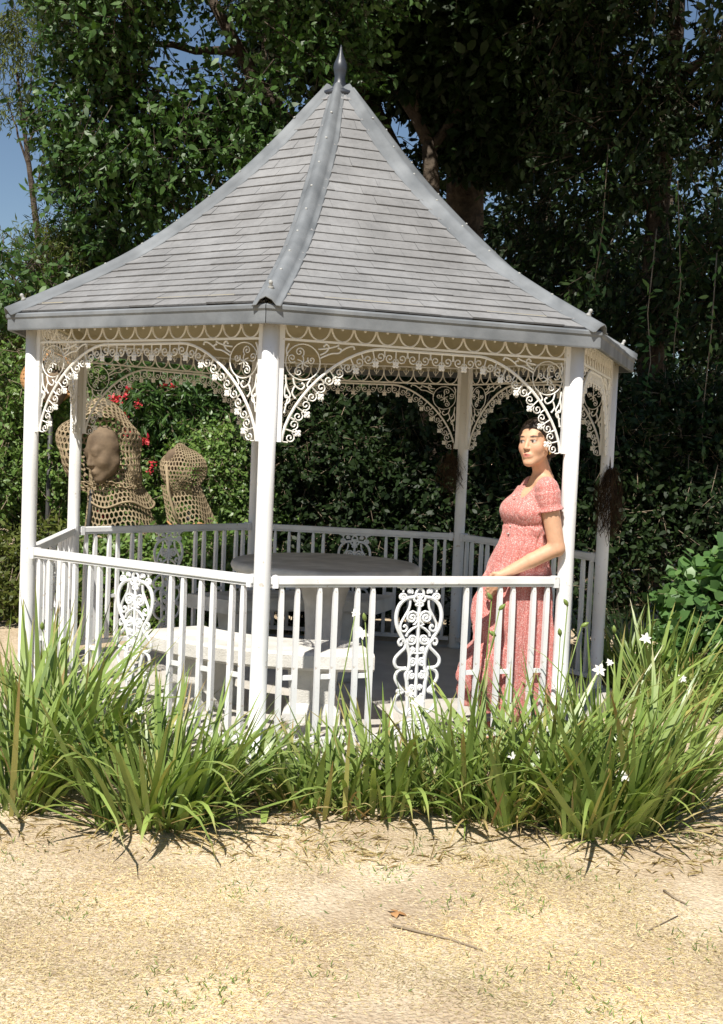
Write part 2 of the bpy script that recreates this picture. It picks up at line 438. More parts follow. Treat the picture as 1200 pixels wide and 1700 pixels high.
def arch_trim(i):
    A, B = pol(ANG[i], RP), pol(ANG[(i+1) % 7], RP)
    I = Iron(A, B); L = I.L
    crv = arch_curve(L); I.poly(crv, 0.0062, 0.006)
    # arc-length walk for the hanging curls
    seg = [0]
    for k in range(1, len(crv)): seg.append(seg[-1]+math.hypot(crv[k][0]-crv[k-1][0], crv[k][1]-crv[k-1][1]))
    T = seg[-1]
    def at(s):
        s = min(max(s, 0), T)
        k = max(1, next((q for q in range(1, len(seg)) if seg[q] >= s), len(seg)-1))
        u = (s-seg[k-1])/max(seg[k]-seg[k-1], 1e-9)
        x = crv[k-1][0]+(crv[k][0]-crv[k-1][0])*u; z = crv[k-1][1]+(crv[k][1]-crv[k-1][1])*u
        tx, tz = crv[k][0]-crv[k-1][0], crv[k][1]-crv[k-1][1]; l = math.hypot(tx, tz) or 1
        return x, z, tx/l, tz/l
    n = 16; pitch = T/n
    for k in range(n):
        x, z, tx, tz = at((k+0.5)*pitch)
        nx_, nz_ = tz, -tx                     # inward / downward normal
        def q(u, v): return (x+tx*u+nx_*v, z+tz*u+nz_*v)
        I.poly([q(0, 0.004), q(0, 0.036), q(0, 0.056)], 0.0032, 0.005)
        fx, fz = q(0, 0.067); I.flower(fx, fz, 0.0135)
        for s in (-1, 1):
            pts = [q(0, 0.048)]
            c0 = (s*0.031, 0.037)
            for m in range(13):
                u = m/12; a = PI*0.95 - u*2*PI*1.25
                rr = 0.0245*(1-0.78*u)
                pts.append(q(c0[0]+s*rr*math.cos(a), c0[1]+rr*math.sin(a)))
            I.poly(pts, 0.0031, 0.005)
            e = pts[-1]; I.blob(e[0], e[1], 0.0048)
            I.poly([q(s*0.054, 0.034), q(s*0.058, 0.016), q(s*0.056, 0.002)], 0.0031, 0.005)
    # spandrel scrolls in both corners
    for s in (0, 1):
        def m(x, z): return (x if s == 0 else L-x, z)
        sg = 1 if s == 0 else -1
        cx, cz, r = 0.066+0.088, Z_BAR-0.098, 0.082
        I.poly([m(cx+r*math.cos(a), cz+r*math.sin(a)) for a in np.linspace(0, 2*PI, 25)], 0.0029, 0.004)
        def spi(x, z, rr, a0, tn, w=0.0028):
            pts = []
            for q_ in range(15):
                u = q_/14; a = a0+tn*2*PI*u; k_ = rr*(1-0.8*u); pts.append(m(x+k_*math.cos(a), z+k_*math.sin(a)))
            I.poly(pts, w, 0.004); I.blob(pts[-1][0], pts[-1][1], 0.0045)
        spi(cx-0.018, cz+0.045, 0.024, -1.0, 1.3); spi(cx-0.052, cz+0.016, 0.022, -0.8, -1.3)
        spi(cx+0.040, cz+0.012, 0.020, 2.6, 1.2); spi(cx-0.020, cz-0.045, 0.022, 1.2, 1.3)
        for k in range(6):
            a = k*PI/3+0.3
            I.poly([m(cx, cz-0.004), m(cx+0.014*math.cos(a), cz-0.004+0.014*math.sin(a)), m(cx+0.030*math.cos(a+0.25), cz-0.004+0.030*math.sin(a+0.25))], 0.003, 0.004)
        for ln in ([(0.235, -0.06), (0.262, -0.045), (0.275, -0.022), (0.262, -0.010), (0.252, -0.020)],
                   [(0.235, -0.075), (0.285, -0.052), (0.325, -0.046), (0.335, -0.030), (0.322, -0.024)],
                   [(0.225, -0.035), (0.262, -0.030), (0.300, -0.020), (0.320, -0.012)],
                   [(0.335, -0.036), (0.365, -0.018), (0.392, -0.012), (0.398, -0.022)],
                   [(0.074, -0.16), (0.082, -0.215), (0.100, -0.250), (0.092, -0.262), (0.082, -0.254)],
                   [(0.110, -0.172), (0.120, -0.205), (0.150, -0.222), (0.165, -0.205), (0.155, -0.195)],
                   [(0.078, -0.20), (0.072, -0.235), (0.076, -0.26), (0.086, -0.262)],
                   [(0.118, -0.21), (0.108, -0.24), (0.122, -0.262)],
                   [(0.075, -0.295), (0.092, -0.285), (0.098, -0.27), (0.088, -0.268), (0.074, -0.33)],
                   [(0.195, -0.17), (0.178, -0.200), (0.185, -0.212)],
                   [(0.085, -0.018), (0.074, -0.045), (0.078, -0.07)]):
            sl = smooth_line([m(0.066+x-0.066, Z_BAR+z) for x, z in ln], 4)
            I.poly(sl, 0.0035, 0.004); I.blob(sl[-1][0], sl[-1][1], 0.0055)
    return I.mb.build('arch_trim', M['lace'], gaz)
for i in range(7):
    lace_band(i); arch_trim(i)
# ring beam above the lace
def prism_side(i, sec, name, mat, parent, gap=0.0, rz=None):
    """sec: closed list of (corner radius, z); extruded between two corners"""
    a0, a1 = ANG[i], ANG[(i+1) % 7]+(2*PI if i == 6 else 0)
    n = len(sec); v = []
    for a, g in ((a0, gap), (a1, -gap)):
        for r, z in sec:
            p = pol(a, r, z); t = (pol(a1, r)-pol(a0, r)).normalized(); v.append(p+t*g)
    f = [(k, (k+1) % n, (k+1) % n+n, k+n) for k in range(n)]
    f += [tuple(reversed(range(n))), tuple(range(n, 2*n))]
    bm = MB(); bm.add(v, f); return bm.build(name, mat, parent)
for i in range(7):
    prism_side(i, [(1.705, 2.041), (1.775, 2.041), (1.775, 2.12), (1.705, 2.12)], 'ring_beam', M['soffit'], gaz, 0.001)

# railings
def scroll_panel(A, B, par):
    I = Iron(A, B); L = I.L; xc = L/2; K = 0.000371; top = Z_RAIL-0.052
    def m(s, dx, y): return (xc+s*dx*K, top-(y-100)*K)
    I.poly([(xc, top-0.03), (xc, 0.085)], 0.0075, 0.008)
    for s in (-1, 1):
        def ln(pts, w=0.0062, n=5): I.poly(smooth_line([m(s, *p) for p in pts], n), w, 0.008)
        def sp(cx, cy, r, a0, tn, w=0.0055, rin=0.12, n=18, lead=None):
            pts = [m(s, *p) for p in (lead or [])]
            for k in range(n+1):
                u = k/n; a = a0+tn*2*PI*u; rr = r*(1-(1-rin)*u); pts.append(m(s, cx+rr*math.cos(a), cy+rr*math.sin(a)))
            I.poly(pts, w, 0.008); I.blob(pts[-1][0], pts[-1][1], w*1.35, 0.008)
        ln([(80, 225), (190, 248), (280, 335), (316, 470), (295, 610), (225, 740), (155, 850), (112, 960), (104, 1060), (112, 1150), (150, 1230), (128, 1340), (118, 1480), (110, 1620), (120, 1760), (180, 1890), (120, 1990), (60, 2040)], 0.0085, 4)
        ln([(128, 270), (140, 370), (200, 480), (248, 575), (240, 655), (190, 668), (160, 630), (185, 590), (205, 615)], 0.0052)
        sp(98, 490, 96, 1.9, 1.9, 0.0062, lead=[(165, 735), (150, 690), (90, 640), (15, 600)])
        sp(84, 775, 66, 1.2, 1.45, 0.006, lead=[(150, 760), (140, 820), (112, 838)])
        sp(56, 905, 36, -1.4, 1.2, 0.005, lead=[(5, 960), (70, 950), (100, 985)])
        sp(66, 1062, 52, 1.7, 1.35, 0.0058, lead=[(110, 1090), (75, 1115)])
        sp(64, 1245, 54, -1.6, 1.4, 0.0058, lead=[(120, 1300), (118, 1200)])
        sp(60, 1400, 38, 1.6, 1.3, 0.005)
        sp(64, 1540, 50, -1.6, 1.4, 0.0058, lead=[(112, 1600), (112, 1500)])
        sp(70, 1720, 56, 1.6, 1.4, 0.0058, lead=[(116, 1690)])
        sp(75, 1890, 66, -1.6, 1.5, 0.006, lead=[(5, 1830)])
        ln([(205, 800), (215, 770), (250, 770), (270, 810), (250, 850), (225, 838), (228, 812)], 0.0056)
        ln([(168, 800), (176, 880), (235, 940), (300, 1010), (312, 1080), (275, 1135), (200, 1148), (150, 1145)], 0.0075)
        ln([(150, 1165), (215, 1165), (275, 1205), (292, 1285), (240, 1375), (175, 1450), (225, 1480), (270, 1520), (290, 1600), (240, 1690), (160, 1740)], 0.0075)
        sp(238, 1455, 40, 2.4, 1.2, 0.005)
        sp(238, 228, 56, 2.6, 1.35, 0.0058); sp(140, 152, 40, 2.4, 1.3, 0.005)
        sp(225, 1985, 58, -2.6, -1.35, 0.0058)
        ln([(4, 105), (40, 140), (52, 190), (20, 240), (0, 270)], 0.0062)
        ln([(10, 190), (55, 205), (80, 245), (50, 285), (10, 262)], 0.006)
        ln([(10, 300), (40, 310), (45, 330), (15, 345)], 0.005)
        I.poly([m(s, 200, 112), m(s, 270, 112)], 0.006, 0.008)
        I.poly([m(s, 232, 105), m(s, 232, 160)], 0.005, 0.007)
    I.bar(xc-0.115, xc+0.115, top+0.002, 0.004, 0.007); I.bar(xc-0.1, xc+0.1, 0.088, 0.006, 0.007)
    return I.mb.build('scroll_panel', M['white'], par)
BAL = (0.096, 0.166, 0.274, 0.346, 0.454, 0.526)
def baluster_mesh():
    v = []; f = []
    for z, w, t in ((0.082, 0.010, 0.010), (0.10, 0.012, 0.012), (0.68, 0.0115, 0.0115), (0.765, 0.010, 0.0115), (0.789, 0.007, 0.011)):
        v += [(-w, -t, z), (w, -t, z), (w, t, z), (-w, t, z)]
    for i in range(4):
        for k in range(4):
            f.append((i*4+k, i*4+(k+1) % 4, i*4+4+(k+1) % 4, i*4+4+k))
    f += [(3, 2, 1, 0), (16, 17, 18, 19)]
    return mesh(v, f, M['white'], False, 'baluster')
BALM = baluster_mesh()
def railing(i):
    A, B = pol(ANG[i], RP), pol(ANG[(i+1) % 7], RP); d = (B-A).normalized(); L = (B-A).length
    rz = math.atan2(d.y, d.x); c = (A+B)/2
    b = MB(); b.box((c.x, c.y, Z_RAIL-0.0185), (L/2-0.0385, 0.0235, 0.0185), rz)
    rail = b.build('railing', M['white'], gaz)
    bv = rail.modifiers.new('edge', 'BEVEL'); bv.width = 0.005; bv.segments = 2
    u = MB(); u.box((c.x, c.y, Z_RAIL-0.0435), (L/2-0.044, 0.015, 0.0045), rz); u.build('rail_channel', M['white'], rail)
    u = MB(); u.box((c.x, c.y, 0.068), (L/2-0.044, 0.016, 0.0135), rz); u.build('bottom_rail', M['white'], rail)
    for s in (-1, 1):
        q = c+d*s*(L/2-0.058); u = MB()
        u.box((q.x, q.y, Z_RAIL-0.024), (0.013, 0.0265, 0.0285), rz); u.build('rail_bracket', M['white'], rail)
    sc = (L/2)/0.76
    xs = []
    for x in BAL: xs += [x*sc, L-x*sc]
    for x in xs:
        o = ob('baluster', BALM, rail, True); p = A+d*x
        o.location = (p.x, p.y, 0)
        o.rotation_euler = (random.uniform(-.004, .004), random.uniform(-.006, .006), rz)
    for a, e in ((BAL[0], BAL[1]), (BAL[2], BAL[3]), (BAL[4], BAL[5])):
        for xa, xb in ((a*sc, e*sc), (L-e*sc, L-a*sc)):
            p = A+d*((xa+xb)/2); u = MB(); u.box((p.x, p.y, 0.37), ((xb-xa)/2-0.0125, 0.006, 0.011), rz); u.build('link_bar', M['white'], rail)
    scroll_panel(A, B, rail)
    return rail
for i in (0, 1, 3, 4, 5, 6):           # the side between the two right-hand posts is the open entrance
    railing(i)

# roof
PROF = [(1.886, 2.052), (1.751, 2.122), (1.54, 2.232), (1.246, 2.403), (1.03, 2.560), (0.787, 2.764), (0.555, 2.978), (0.373, 3.172), (0.104, 3.49), (0.06, 3.54)]
pr = np.array(PROF)
plen = np.concatenate([[0], np.cumsum(np.hypot(np.diff(pr[:, 0]), np.diff(pr[:, 1])))])
def prof_at(s): return float(np.interp(s, plen, pr[:, 0])), float(np.interp(s, plen, pr[:, 1]))
# smooth the profile once
ss = np.linspace(0, plen[-1], 60); rr_ = np.interp(ss, plen, pr[:, 0]); zz_ = np.interp(ss, plen, pr[:, 1])
for _ in range(6):
    rr_[1:-1] = (rr_[:-2]+2*rr_[1:-1]+rr_[2:])/4; zz_[1:-1] = (zz_[:-2]+2*zz_[1:-1]+zz_[2:])/4
def prof_at(s): return float(np.interp(s, ss, rr_)), float(np.interp(s, ss, zz_))
b = MB(); v = []; f = []
NS = 26
for k in range(NS+1):
    r, z = prof_at(plen[-1]*k/NS)
    for a in ANG: v.append(pol(a, r-0.01, z-0.012))
for k in range(NS+1):
    r, z = prof_at(plen[-1]*k/NS)
    for a in ANG: v.append(pol(a, max(r-0.03, 0.02), z-0.04))
o7 = (NS+1)*7
for k in range(NS):
    for j in range(7):
        a, c = k*7+j, k*7+(j+1) % 7
        f.append((a, c, c+7, a+7)); f.append((o7+c, o7+a, o7+a+7, o7+c+7))
for j in range(7): f.append((j, o7+j, o7+(j+1) % 7, (j+1) % 7))
b.add(v, f); roof = b.build('roof', M['soffit'], gaz)
# slates
EXPO = 0.089
ncourse = int((plen[-1]-0.06)/EXPO)
slate_count = 0
def face_frame(i):
    a0, a1 = ANG[i], ANG[(i+1) % 7]+(2*PI if i == 6 else 0)
    am = (a0+a1)/2; hw = (a1-a0)/2
    return am, math.cos(hw), math.sin(hw)
def slate_solid(mb, am, ch, sh, s0, s1, lo, hi, jit):
    """one slate between courses s0 (lower) and s1 (upper), from lateral lo to hi"""
    t = Vector((math.cos(am), math.sin(am), 0)); q = Vector((math.sin(am), -math.cos(am), 0))
    r0, z0 = prof_at(s0); r1, z1 = prof_at(s1)
    w0, w1 = r0*sh-0.012, r1*sh-0.012
    l0, h0 = max(lo, -w0), min(hi, w0); l1, h1 = max(lo, -w1), min(hi, w1)
    if h0-l0 < 0.012: return False
    if h1 < l1: l1 = h1 = min(max((l0+h0)/2, -w1), w1)
    g = 0.0006; l0 += g; h0 -= g; l1 += g; h1 -= g
    if h1 <= l1: h1 = l1+0.002
    slope = Vector((0, 0, 1))*(r0-r1)*ch+q*(z1-z0); slope.normalize()     # outward normal of the strip
    A = q*(r0*ch)+Vector((0, 0, z0)); B = q*(r1*ch)+Vector((0, 0, z1))
    up0, up1, th = 0.0092+jit, 0.002+jit*0.3, 0.0095
    v = [A+t*l0+slope*up0, A+t*h0+slope*up0, B+t*h1+slope*up1, B+t*l1+slope*up1]
    v += [p-slope*th for p in v]
    mb.add(v, [(0, 1, 2, 3), (7, 6, 5, 4), (4, 5, 1, 0), (5, 6, 2, 1), (6, 7, 3, 2), (7, 4, 0, 3)])
    return True
for i in range(7):
    am, ch, sh = face_frame(i)
    single = i in (0, 1)
    field = MB()
    for c in range(ncourse):
        s0 = 0.028+c*EXPO; s1 = min(s0+EXPO+0.012, plen[-1])
        r0, _ = prof_at(s0); w0 = r0*sh
        sw = 0.162
        off = -w0-((c*0.058+i*0.05) % sw)
        x = math.floor(-w0/sw)*sw - (c*0.058 % sw)
        while x < w0:
            mb = MB() if single and slate_count < 300 else field
            jit = random.uniform(-0.002, 0.003)
            if slate_solid(mb, am, ch, sh, s0, s1, x, x+sw, jit) and mb is not field:
                mb.build('slate', M['slate'], roof); slate_count += 1
            x += sw
    if field.v:
        o = field.build('slate_field', M['slate'], roof); tag(o, kind='stuff')
# hip caps
def hip_cap(i):
    a = ANG[i]; t = Vector((math.cos(a), math.sin(a), 0)); q = Vector((math.sin(a), -math.cos(a), 0))
    sec = [(-0.066, 0.010), (-0.060, 0.014), (-0.046, 0.012), (-0.038, 0.022), (-0.027, 0.034), (-0.013, 0.039), (0.0, 0.042), (0.013, 0.039), (0.027, 0.034), (0.038, 0.022), (0.046, 0.012), (0.060, 0.014), (0.066, 0.010)]
    v = []; f = []; n = len(sec); N = 34
    for k in range(N+1):
        s = plen[-1]*k/N; r, z = prof_at(s)
        ra, za = prof_at(max(s-0.05, 0)); rb, zb = prof_at(min(s+0.05, plen[-1]))
        tl = math.hypot(ra-rb, zb-za); sphi = (zb-za)/tl; cphi = (ra-rb)/tl
        nrm = q*sphi+Vector((0, 0, cphi))
        sc = min(1.0, 0.55+r*1.2)
        for l, h in sec:
            drop = abs(l)*sc*math.tan(0.455)*sphi
            v.append(q*r+Vector((0, 0, z))+t*l*sc+nrm*(h*(0.6+0.4*sc)-drop-0.002))
        for l, h in sec[::-1]:
            drop = abs(l)*sc*math.tan(0.455)*sphi
            v.append(q*r+Vector((0, 0, z))+t*l*sc*0.97+nrm*(h*(0.6+0.4*sc)-drop-0.008))
    n2 = 2*n
    for k in range(N):
        for j in range(n2):
            A_, B_ = k*n2+j, k*n2+(j+1) % n2
            f.append((A_, B_, B_+n2, A_+n2))
    f.append(tuple(reversed(range(n2)))); f.append(tuple(N*n2+j for j in range(n2)))
    mb = MB(); mb.add(v, f); cap = mb.build('hip_cap', M['metal_roof'], roof)
    cap.data.polygons.foreach_set('use_smooth', np.ones(len(cap.data.polygons), bool))
    return a, t, q
scr = MB(); scr.lathe([(0.007, -0.006), (0.007, 0.000), (0.005, 0.0025), (0.002, 0.003)], n=8)
SCREW = mesh(scr.v, scr.f, M['steel'], True, 'screw')
knb = MB(); knb.lathe([(0.013, -0.006), (0.013, 0.004), (0.007, 0.010), (0.010, 0.018), (0.010, 0.026), (0.005, 0.032)], n=10)
KNOB = mesh(knb.v, knb.f, M['steel'], True, 'knob')
for i in range(7):
    a, t, q = hip_cap(i)
    if i > 3: continue
    for k in range(9):
        s = 0.11+k*0.245
        if s > plen[-1]-0.08: break
        r, z = prof_at(s); ra, za = prof_at(s-0.04); rb, zb = prof_at(s+0.04)
        sphi, cphi = (zb-za)/math.hypot(ra-rb, zb-za), (ra-rb)/math.hypot(ra-rb, zb-za)
        nrm = q*sphi+Vector((0, 0, cphi)); p = q*r+Vector((0, 0, z))+nrm*0.040+t*random.uniform(-0.008, 0.008)
        o = ob('knob' if k == 0 else 'screw', KNOB if k == 0 else SCREW, roof, True)
        o.location = p; o.rotation_euler = nrm.to_track_quat('Z', 'Y').to_euler()
# fascia with a rolled lip
for i in range(7):
    prism_side(i, [(1.862, 1.972), (1.884, 1.971), (1.886, 1.978), (1.886, 2.026), (1.893, 2.036), (1.893, 2.050), (1.884, 2.058), (1.850, 2.062), (1.850, 2.05), (1.868, 2.044)], 'fascia', M['metal_roof'], roof, 0.002)
    prism_side(i, [(1.776, 2.046), (1.86, 2.046), (1.86, 2.056), (1.776, 2.056)], 'soffit_board', M['soffit'], roof, 0.002)
# finial
b = MB()
b.lathe([(0.105, 3.485), (0.115, 3.50), (0.112, 3.512), (0.085, 3.525), (0.048, 3.55), (0.034, 3.585), (0.031, 3.615), (0.037, 3.645), (0.041, 3.668), (0.038, 3.69), (0.029, 3.712), (0.019, 3.735), (0.012, 3.755), (0.008, 3.775), (0.003, 3.80)], n=20)
b.build('finial', M['finial'], gaz, True)
# ================================================================== CONCRETE TABLE AND BENCHES
TC = (0.03, 0.15)
tb = empty('stone_table', (TC[0], TC[1], 0.0))
tag(tb, 'round cast-stone table on a flared pedestal in the middle of the gazebo', 'table')
b = MB(); b.lathe([(0.50, 0.655), (0.555, 0.66), (0.575, 0.675), (0.583, 0.695), (0.578, 0.715), (0.565, 0.726), (0.54, 0.728)], (TC[0], TC[1], 0), 64)
b.build('table_top', M['concrete'], tb, True)
b = MB(); b.lathe([(0.20, 0.001), (0.20, 0.05), (0.15, 0.08), (0.115, 0.16), (0.112, 0.32), (0.122, 0.46), (0.155, 0.58), (0.20, 0.653)], (TC[0], TC[1], 0), 40)
b.build('pedestal', M['concrete'], tb, True)
def bench(az, half, label, r0=0.84, r1=1.27):
    base = (TC[0]+1.03*math.sin(math.radians(az)), TC[1]-1.03*math.cos(math.radians(az)), 0.0)
    e = empty('stone_bench', base); tag(e, label, 'bench', 'curved stone benches round the table')
    prof = [(r0+0.015, 0.29), (r1-0.015, 0.29), (r1, 0.305), (r1, 0.37), (r1-0.018, 0.385), (r0+0.018, 0.385), (r0, 0.37), (r0, 0.305)]
    v = []; f = []; N = 26; n = len(prof)
    for k in range(N+1):
        a = math.radians(az-half+2*half*k/N)
        for r, z in prof: v.append((TC[0]+r*math.sin(a), TC[1]-r*math.cos(a), z))
    for k in range(N):
        for j in range(n):
            f.append((k*n+j, k*n+n+j, k*n+n+(j+1) % n, k*n+(j+1) % n))
    f.append(tuple(range(n))); f.append(tuple(N*n+j for j in reversed(range(n))))
    mb = MB(); mb.add(v, f); mb.build('seat', M['concrete'], e)
    for s in (-1, 1):
        a = math.radians(az+s*half*0.56); v = []
        for z, rr, ww in ((0.001, 0.165, 0.15), (0.05, 0.165, 0.15), (0.10, 0.135, 0.115), (0.289, 0.155, 0.13)):
            for dr, dw in ((-1, -1), (1, -1), (1, 1), (-1, 1)):
                rad = 1.03+dr*rr; la = dw*ww
                v.append((TC[0]+rad*math.sin(a)+la*math.cos(a), TC[1]-rad*math.cos(a)+la*math.sin(a), z))
        f = [(3, 2, 1, 0), (12, 13, 14, 15)]+[(l*4+k, l*4+(k+1) % 4, l*4+4+(k+1) % 4, l*4+4+k) for l in range(3) for k in range(4)]
        mb = MB(); mb.add(v, f); mb.build('leg', M['concrete'], e)
    return e
bench(-20, 33, 'curved stone bench nearest the camera, sunlit behind the front railing')
bench(193, 36, 'curved stone bench in the shade behind the round table')
# ================================================================== LEAF AND TREE TOOLS
def unit(v): return v/np.maximum(np.linalg.norm(v, axis=-1, keepdims=True), 1e-9)
def leaf_geo(c, d, n, ln, wd, shape='leaf', curl=0.15):
    """c base points, d direction, n normal (all (N,3)); ln, wd arrays. Returns verts, faces"""
    N = len(c); d = unit(d); s = unit(np.cross(d, n)); n = np.cross(s, d)
    ln = np.broadcast_to(ln, (N,))[:, None]; wd = np.broadcast_to(wd, (N,))[:, None]
    if shape == 'diamond':
        V = np.stack([c, c+d*ln*0.45+s*wd*0.5+n*ln*0.03, c+d*ln-n*ln*curl, c+d*ln*0.45-s*wd*0.5+n*ln*0.03], 1)
        k = 4; F = [np.array([[0, 1, 2], [0, 2, 3]])]
    else:
        V = np.stack([c, c+d*ln*0.28+s*wd*0.46-n*ln*0.01, c+d*ln*0.28-s*wd*0.46-n*ln*0.01,
                      c+d*ln*0.66+s*wd*0.40-n*ln*curl*0.4, c+d*ln*0.66-s*wd*0.40-n*ln*curl*0.4,
                      c+d*ln-n*ln*curl], 1)
        k = 6; F = [np.array([[0, 1, 2], [3, 5, 4]]), np.array([[1, 3, 4, 2]])]
    base = np.arange(N)*k
    return V.reshape(-1, 3), [(base[:, None, None]+f[None]).reshape(-1, f.shape[1]) for f in F]
def vnoise(p, f, seed):
    a = np.random.default_rng(seed).uniform(0, 6.28, 9)
    return (np.sin(p[:, 0]*f+a[0]+1.3*np.sin(p[:, 1]*f*0.7+a[1]))+np.sin(p[:, 1]*f*1.1+a[2]+1.2*np.sin(p[:, 2]*f*0.8+a[3]))+np.sin(p[:, 2]*f*1.2+a[4]+1.1*np.sin(p[:, 0]*f*0.9+a[5])))/3
def foliage(blobs, n_twig, per, ln, wd, rng, shape='leaf', twig=0.3, clump=2.6, cut=-0.15, shell=0.5, droop=0.3, up=0.7, curl=0.15, keep=None):
    """blobs: list of (centre, radii). Twigs spread through the blobs in clumps; leaves along each twig"""
    cs = np.array([b_[0] for b_ in blobs], float); rs = np.array([b_[1] if hasattr(b_[1], '__len__') else [b_[1]]*3 for b_ in blobs], float)
    wgt = np.prod(rs, 1)**(2/3); wgt /= wgt.sum()
    idx = rng.choice(len(blobs), n_twig, p=wgt)
    dr = unit(rng.normal(size=(n_twig, 3))); rad = (shell+(1-shell)*rng.random(n_twig)**0.6)[:, None]
    p = cs[idx]+dr*rs[idx]*rad
    ok = vnoise(p, clump, int(rng.integers(1e6))) > cut+0.25*rng.normal(size=n_twig)
    ok &= p[:, 2] > GZ+0.05
    if keep is not None: ok &= keep(p)
    p, dr = p[ok], dr[ok]; m = len(p)
    td = unit(dr*0.8+rng.normal(size=(m, 3))*0.55+np.array([0, 0, -droop]))
    t = (np.arange(per)+rng.random((m, per)))/per
    c = p[:, None]+td[:, None]*(t*twig)[..., None]+rng.normal(size=(m, per, 3))*0.012
    side = unit(rng.normal(size=(m, per, 3)))
    d = unit(td[:, None]*0.55+side*0.9+np.array([0, 0, -droop*0.6]))
    nrm = unit(rng.normal(size=(m, per, 3))*0.6+np.array([0, -0.25, up])+dr[:, None]*0.35)
    L = ln*(0.5+0.9*rng.random((m, per)))
    c, d, nrm, L = c.reshape(-1, 3), d.reshape(-1, 3), nrm.reshape(-1, 3), L.ravel()
    return leaf_geo(c, d, nrm, L, L*wd, shape, curl), (p, td)
def twig_geo(p, td, ln, r0, rng, frac=1.0):
    """thin three-sided twigs"""
    k = rng.random(len(p)) < frac; p, td = p[k], td[k]; m = len(p)
    a = unit(np.cross(td, rng.normal(size=(m, 3)))); b_ = np.cross(td, a)
    st = p-td*ln*0.5; en = p+td*ln
    V = []
    for base, r in ((st, r0), (en, r0*0.4)):
        for q in range(3):
            V.append(base+(a*math.cos(q*2.094)+b_*math.sin(q*2.094))*r)
    V = np.stack(V, 1).reshape(-1, 3); base = np.arange(m)*6
    F = np.array([[0, 1, 4, 3], [1, 2, 5, 4], [2, 0, 3, 5]])
    return V, [(base[:, None, None]+F[None]).reshape(-1, 4)]
def limb_pts(a, b_, sag=0.0, n=7, wob=0.08, rng=RNG):
    a, b_ = np.array(a, float), np.array(b_, float); out = []
    L = np.linalg.norm(b_-a)
    off = rng.normal(size=(n+1, 3))*wob*L/3
    for k in range(n+1):
        t = k/n; w = math.sin(PI*t)
        out.append(a+(b_-a)*t+off[k]*w*0.5+np.array([0, 0, sag*w]))
    return out
def plant(name, base, label, cat, group=None):
    e = empty(name, base); tag(e, label, cat, group); return e
def crown_part(root, geo, mat, name='crown'):
    V, F = geo
    return ob(name, np_mesh(V-np.array(root.location), F, mat), root, True)
def tubes_part(root, lists, mat, name, n=9):
    mb = MB()
    for pts, r0, r1 in lists:
        k = len(pts); mb.tube(pts, [r0+(r1-r0)*i/(k-1) for i in range(k)], n)
    o = mb.build(name, mat, root, True); return o

# ------------------------------------------------------------------ big trees behind the gazebo
def big_tree(name, base, trunk, limbs, blobs, label, mat, n_twig, per, ln, wd, seed, group='tall trees behind the gazebo', **kw):
    rng = np.random.default_rng(seed)
    root = plant(name, base, label, 'tree', group)
    tubes_part(root, [trunk], M['bark'], 'trunk', 12)
    if limbs: tubes_part(root, limbs, M['bark'], 'limbs', 8)
    geo, (p, td) = foliage(blobs, n_twig, per, ln, wd, rng, **kw)
    cr = crown_part(root, geo, mat)
    tag(ob('twigs', np_mesh(*(lambda g: (g[0]-np.array(root.location), g[1]))(twig_geo(p, td, kw.get('twig', 0.3), 0.006, rng, 0.5)), M['bark']), cr, True), kind='stuff')
    return root
def tp(px, py, Y): return tuple(W(px, py, Y))
def gp(px, Y): w = W(px, 900, Y); return (w[0], Y, GZ)

# 1 glossy tree, upper left
def blob_px(px, py, Y, r): return (tp(px, py, Y), r)
bl = [blob_px(*q) for q in [(215, 30, 4.6, (.9, .9, .8)), (330, 60, 4.4, (1.0, .9, .9)), (470, 130, 4.8, (.9, .9, .9)), (250, 190, 4.6, (.9, .8, .8)), (140, 190, 4.9, (.5, .7, .65)), (25, 430, 4.8, (.5, .6, .35)),
      (330, 300, 4.7, (.8, .8, .7)), (70, -20, 5.0, (.6, .6, .4)), (215, 310, 5.0, (.8, .8, .8)), (420, 300, 5.0, (.7, .8, .7)), (40, 470, 4.4, (.5, .6, .35)),
      (250, -150, 4.5, (1.8, 1.4, .9)), (0, -150, 4.6, (1.0, 1.0, .7)), (500, -60, 4.8, (1.2, 1.2, .9)), (280, 430, 5.3, (1.1, .9, .8)), (140, 470, 5.4, (.8, .9, .6))]]
b0 = gp(330, 5.6)
big_tree('broadleaf_tree', b0, ([b0, tp(420, 560, 5.6), tp(470, 210, 5.5), tp(400, 90, 5.3), tp(330, -40, 5.0)], 0.13, 0.05),
         [(limb_pts(tp(470, 210, 5.5), tp(415, -60, 5.6)), .06, .03), (limb_pts(tp(430, 140, 5.4), tp(250, 190, 4.7)), .05, .015), (limb_pts(tp(440, 400, 5.6), tp(200, 300, 5.0)), .05, .015), (limb_pts(tp(400, 90, 5.3), tp(120, 60, 4.8)), .05, .015)],
         bl, 'glossy broad-leaved tree with sunlit leaves above the left side of the roof', M['leaf_gloss'], 13500, 9, 0.082, 0.48, 21, twig=0.28, cut=0.05, clump=3.0, up=0.4)
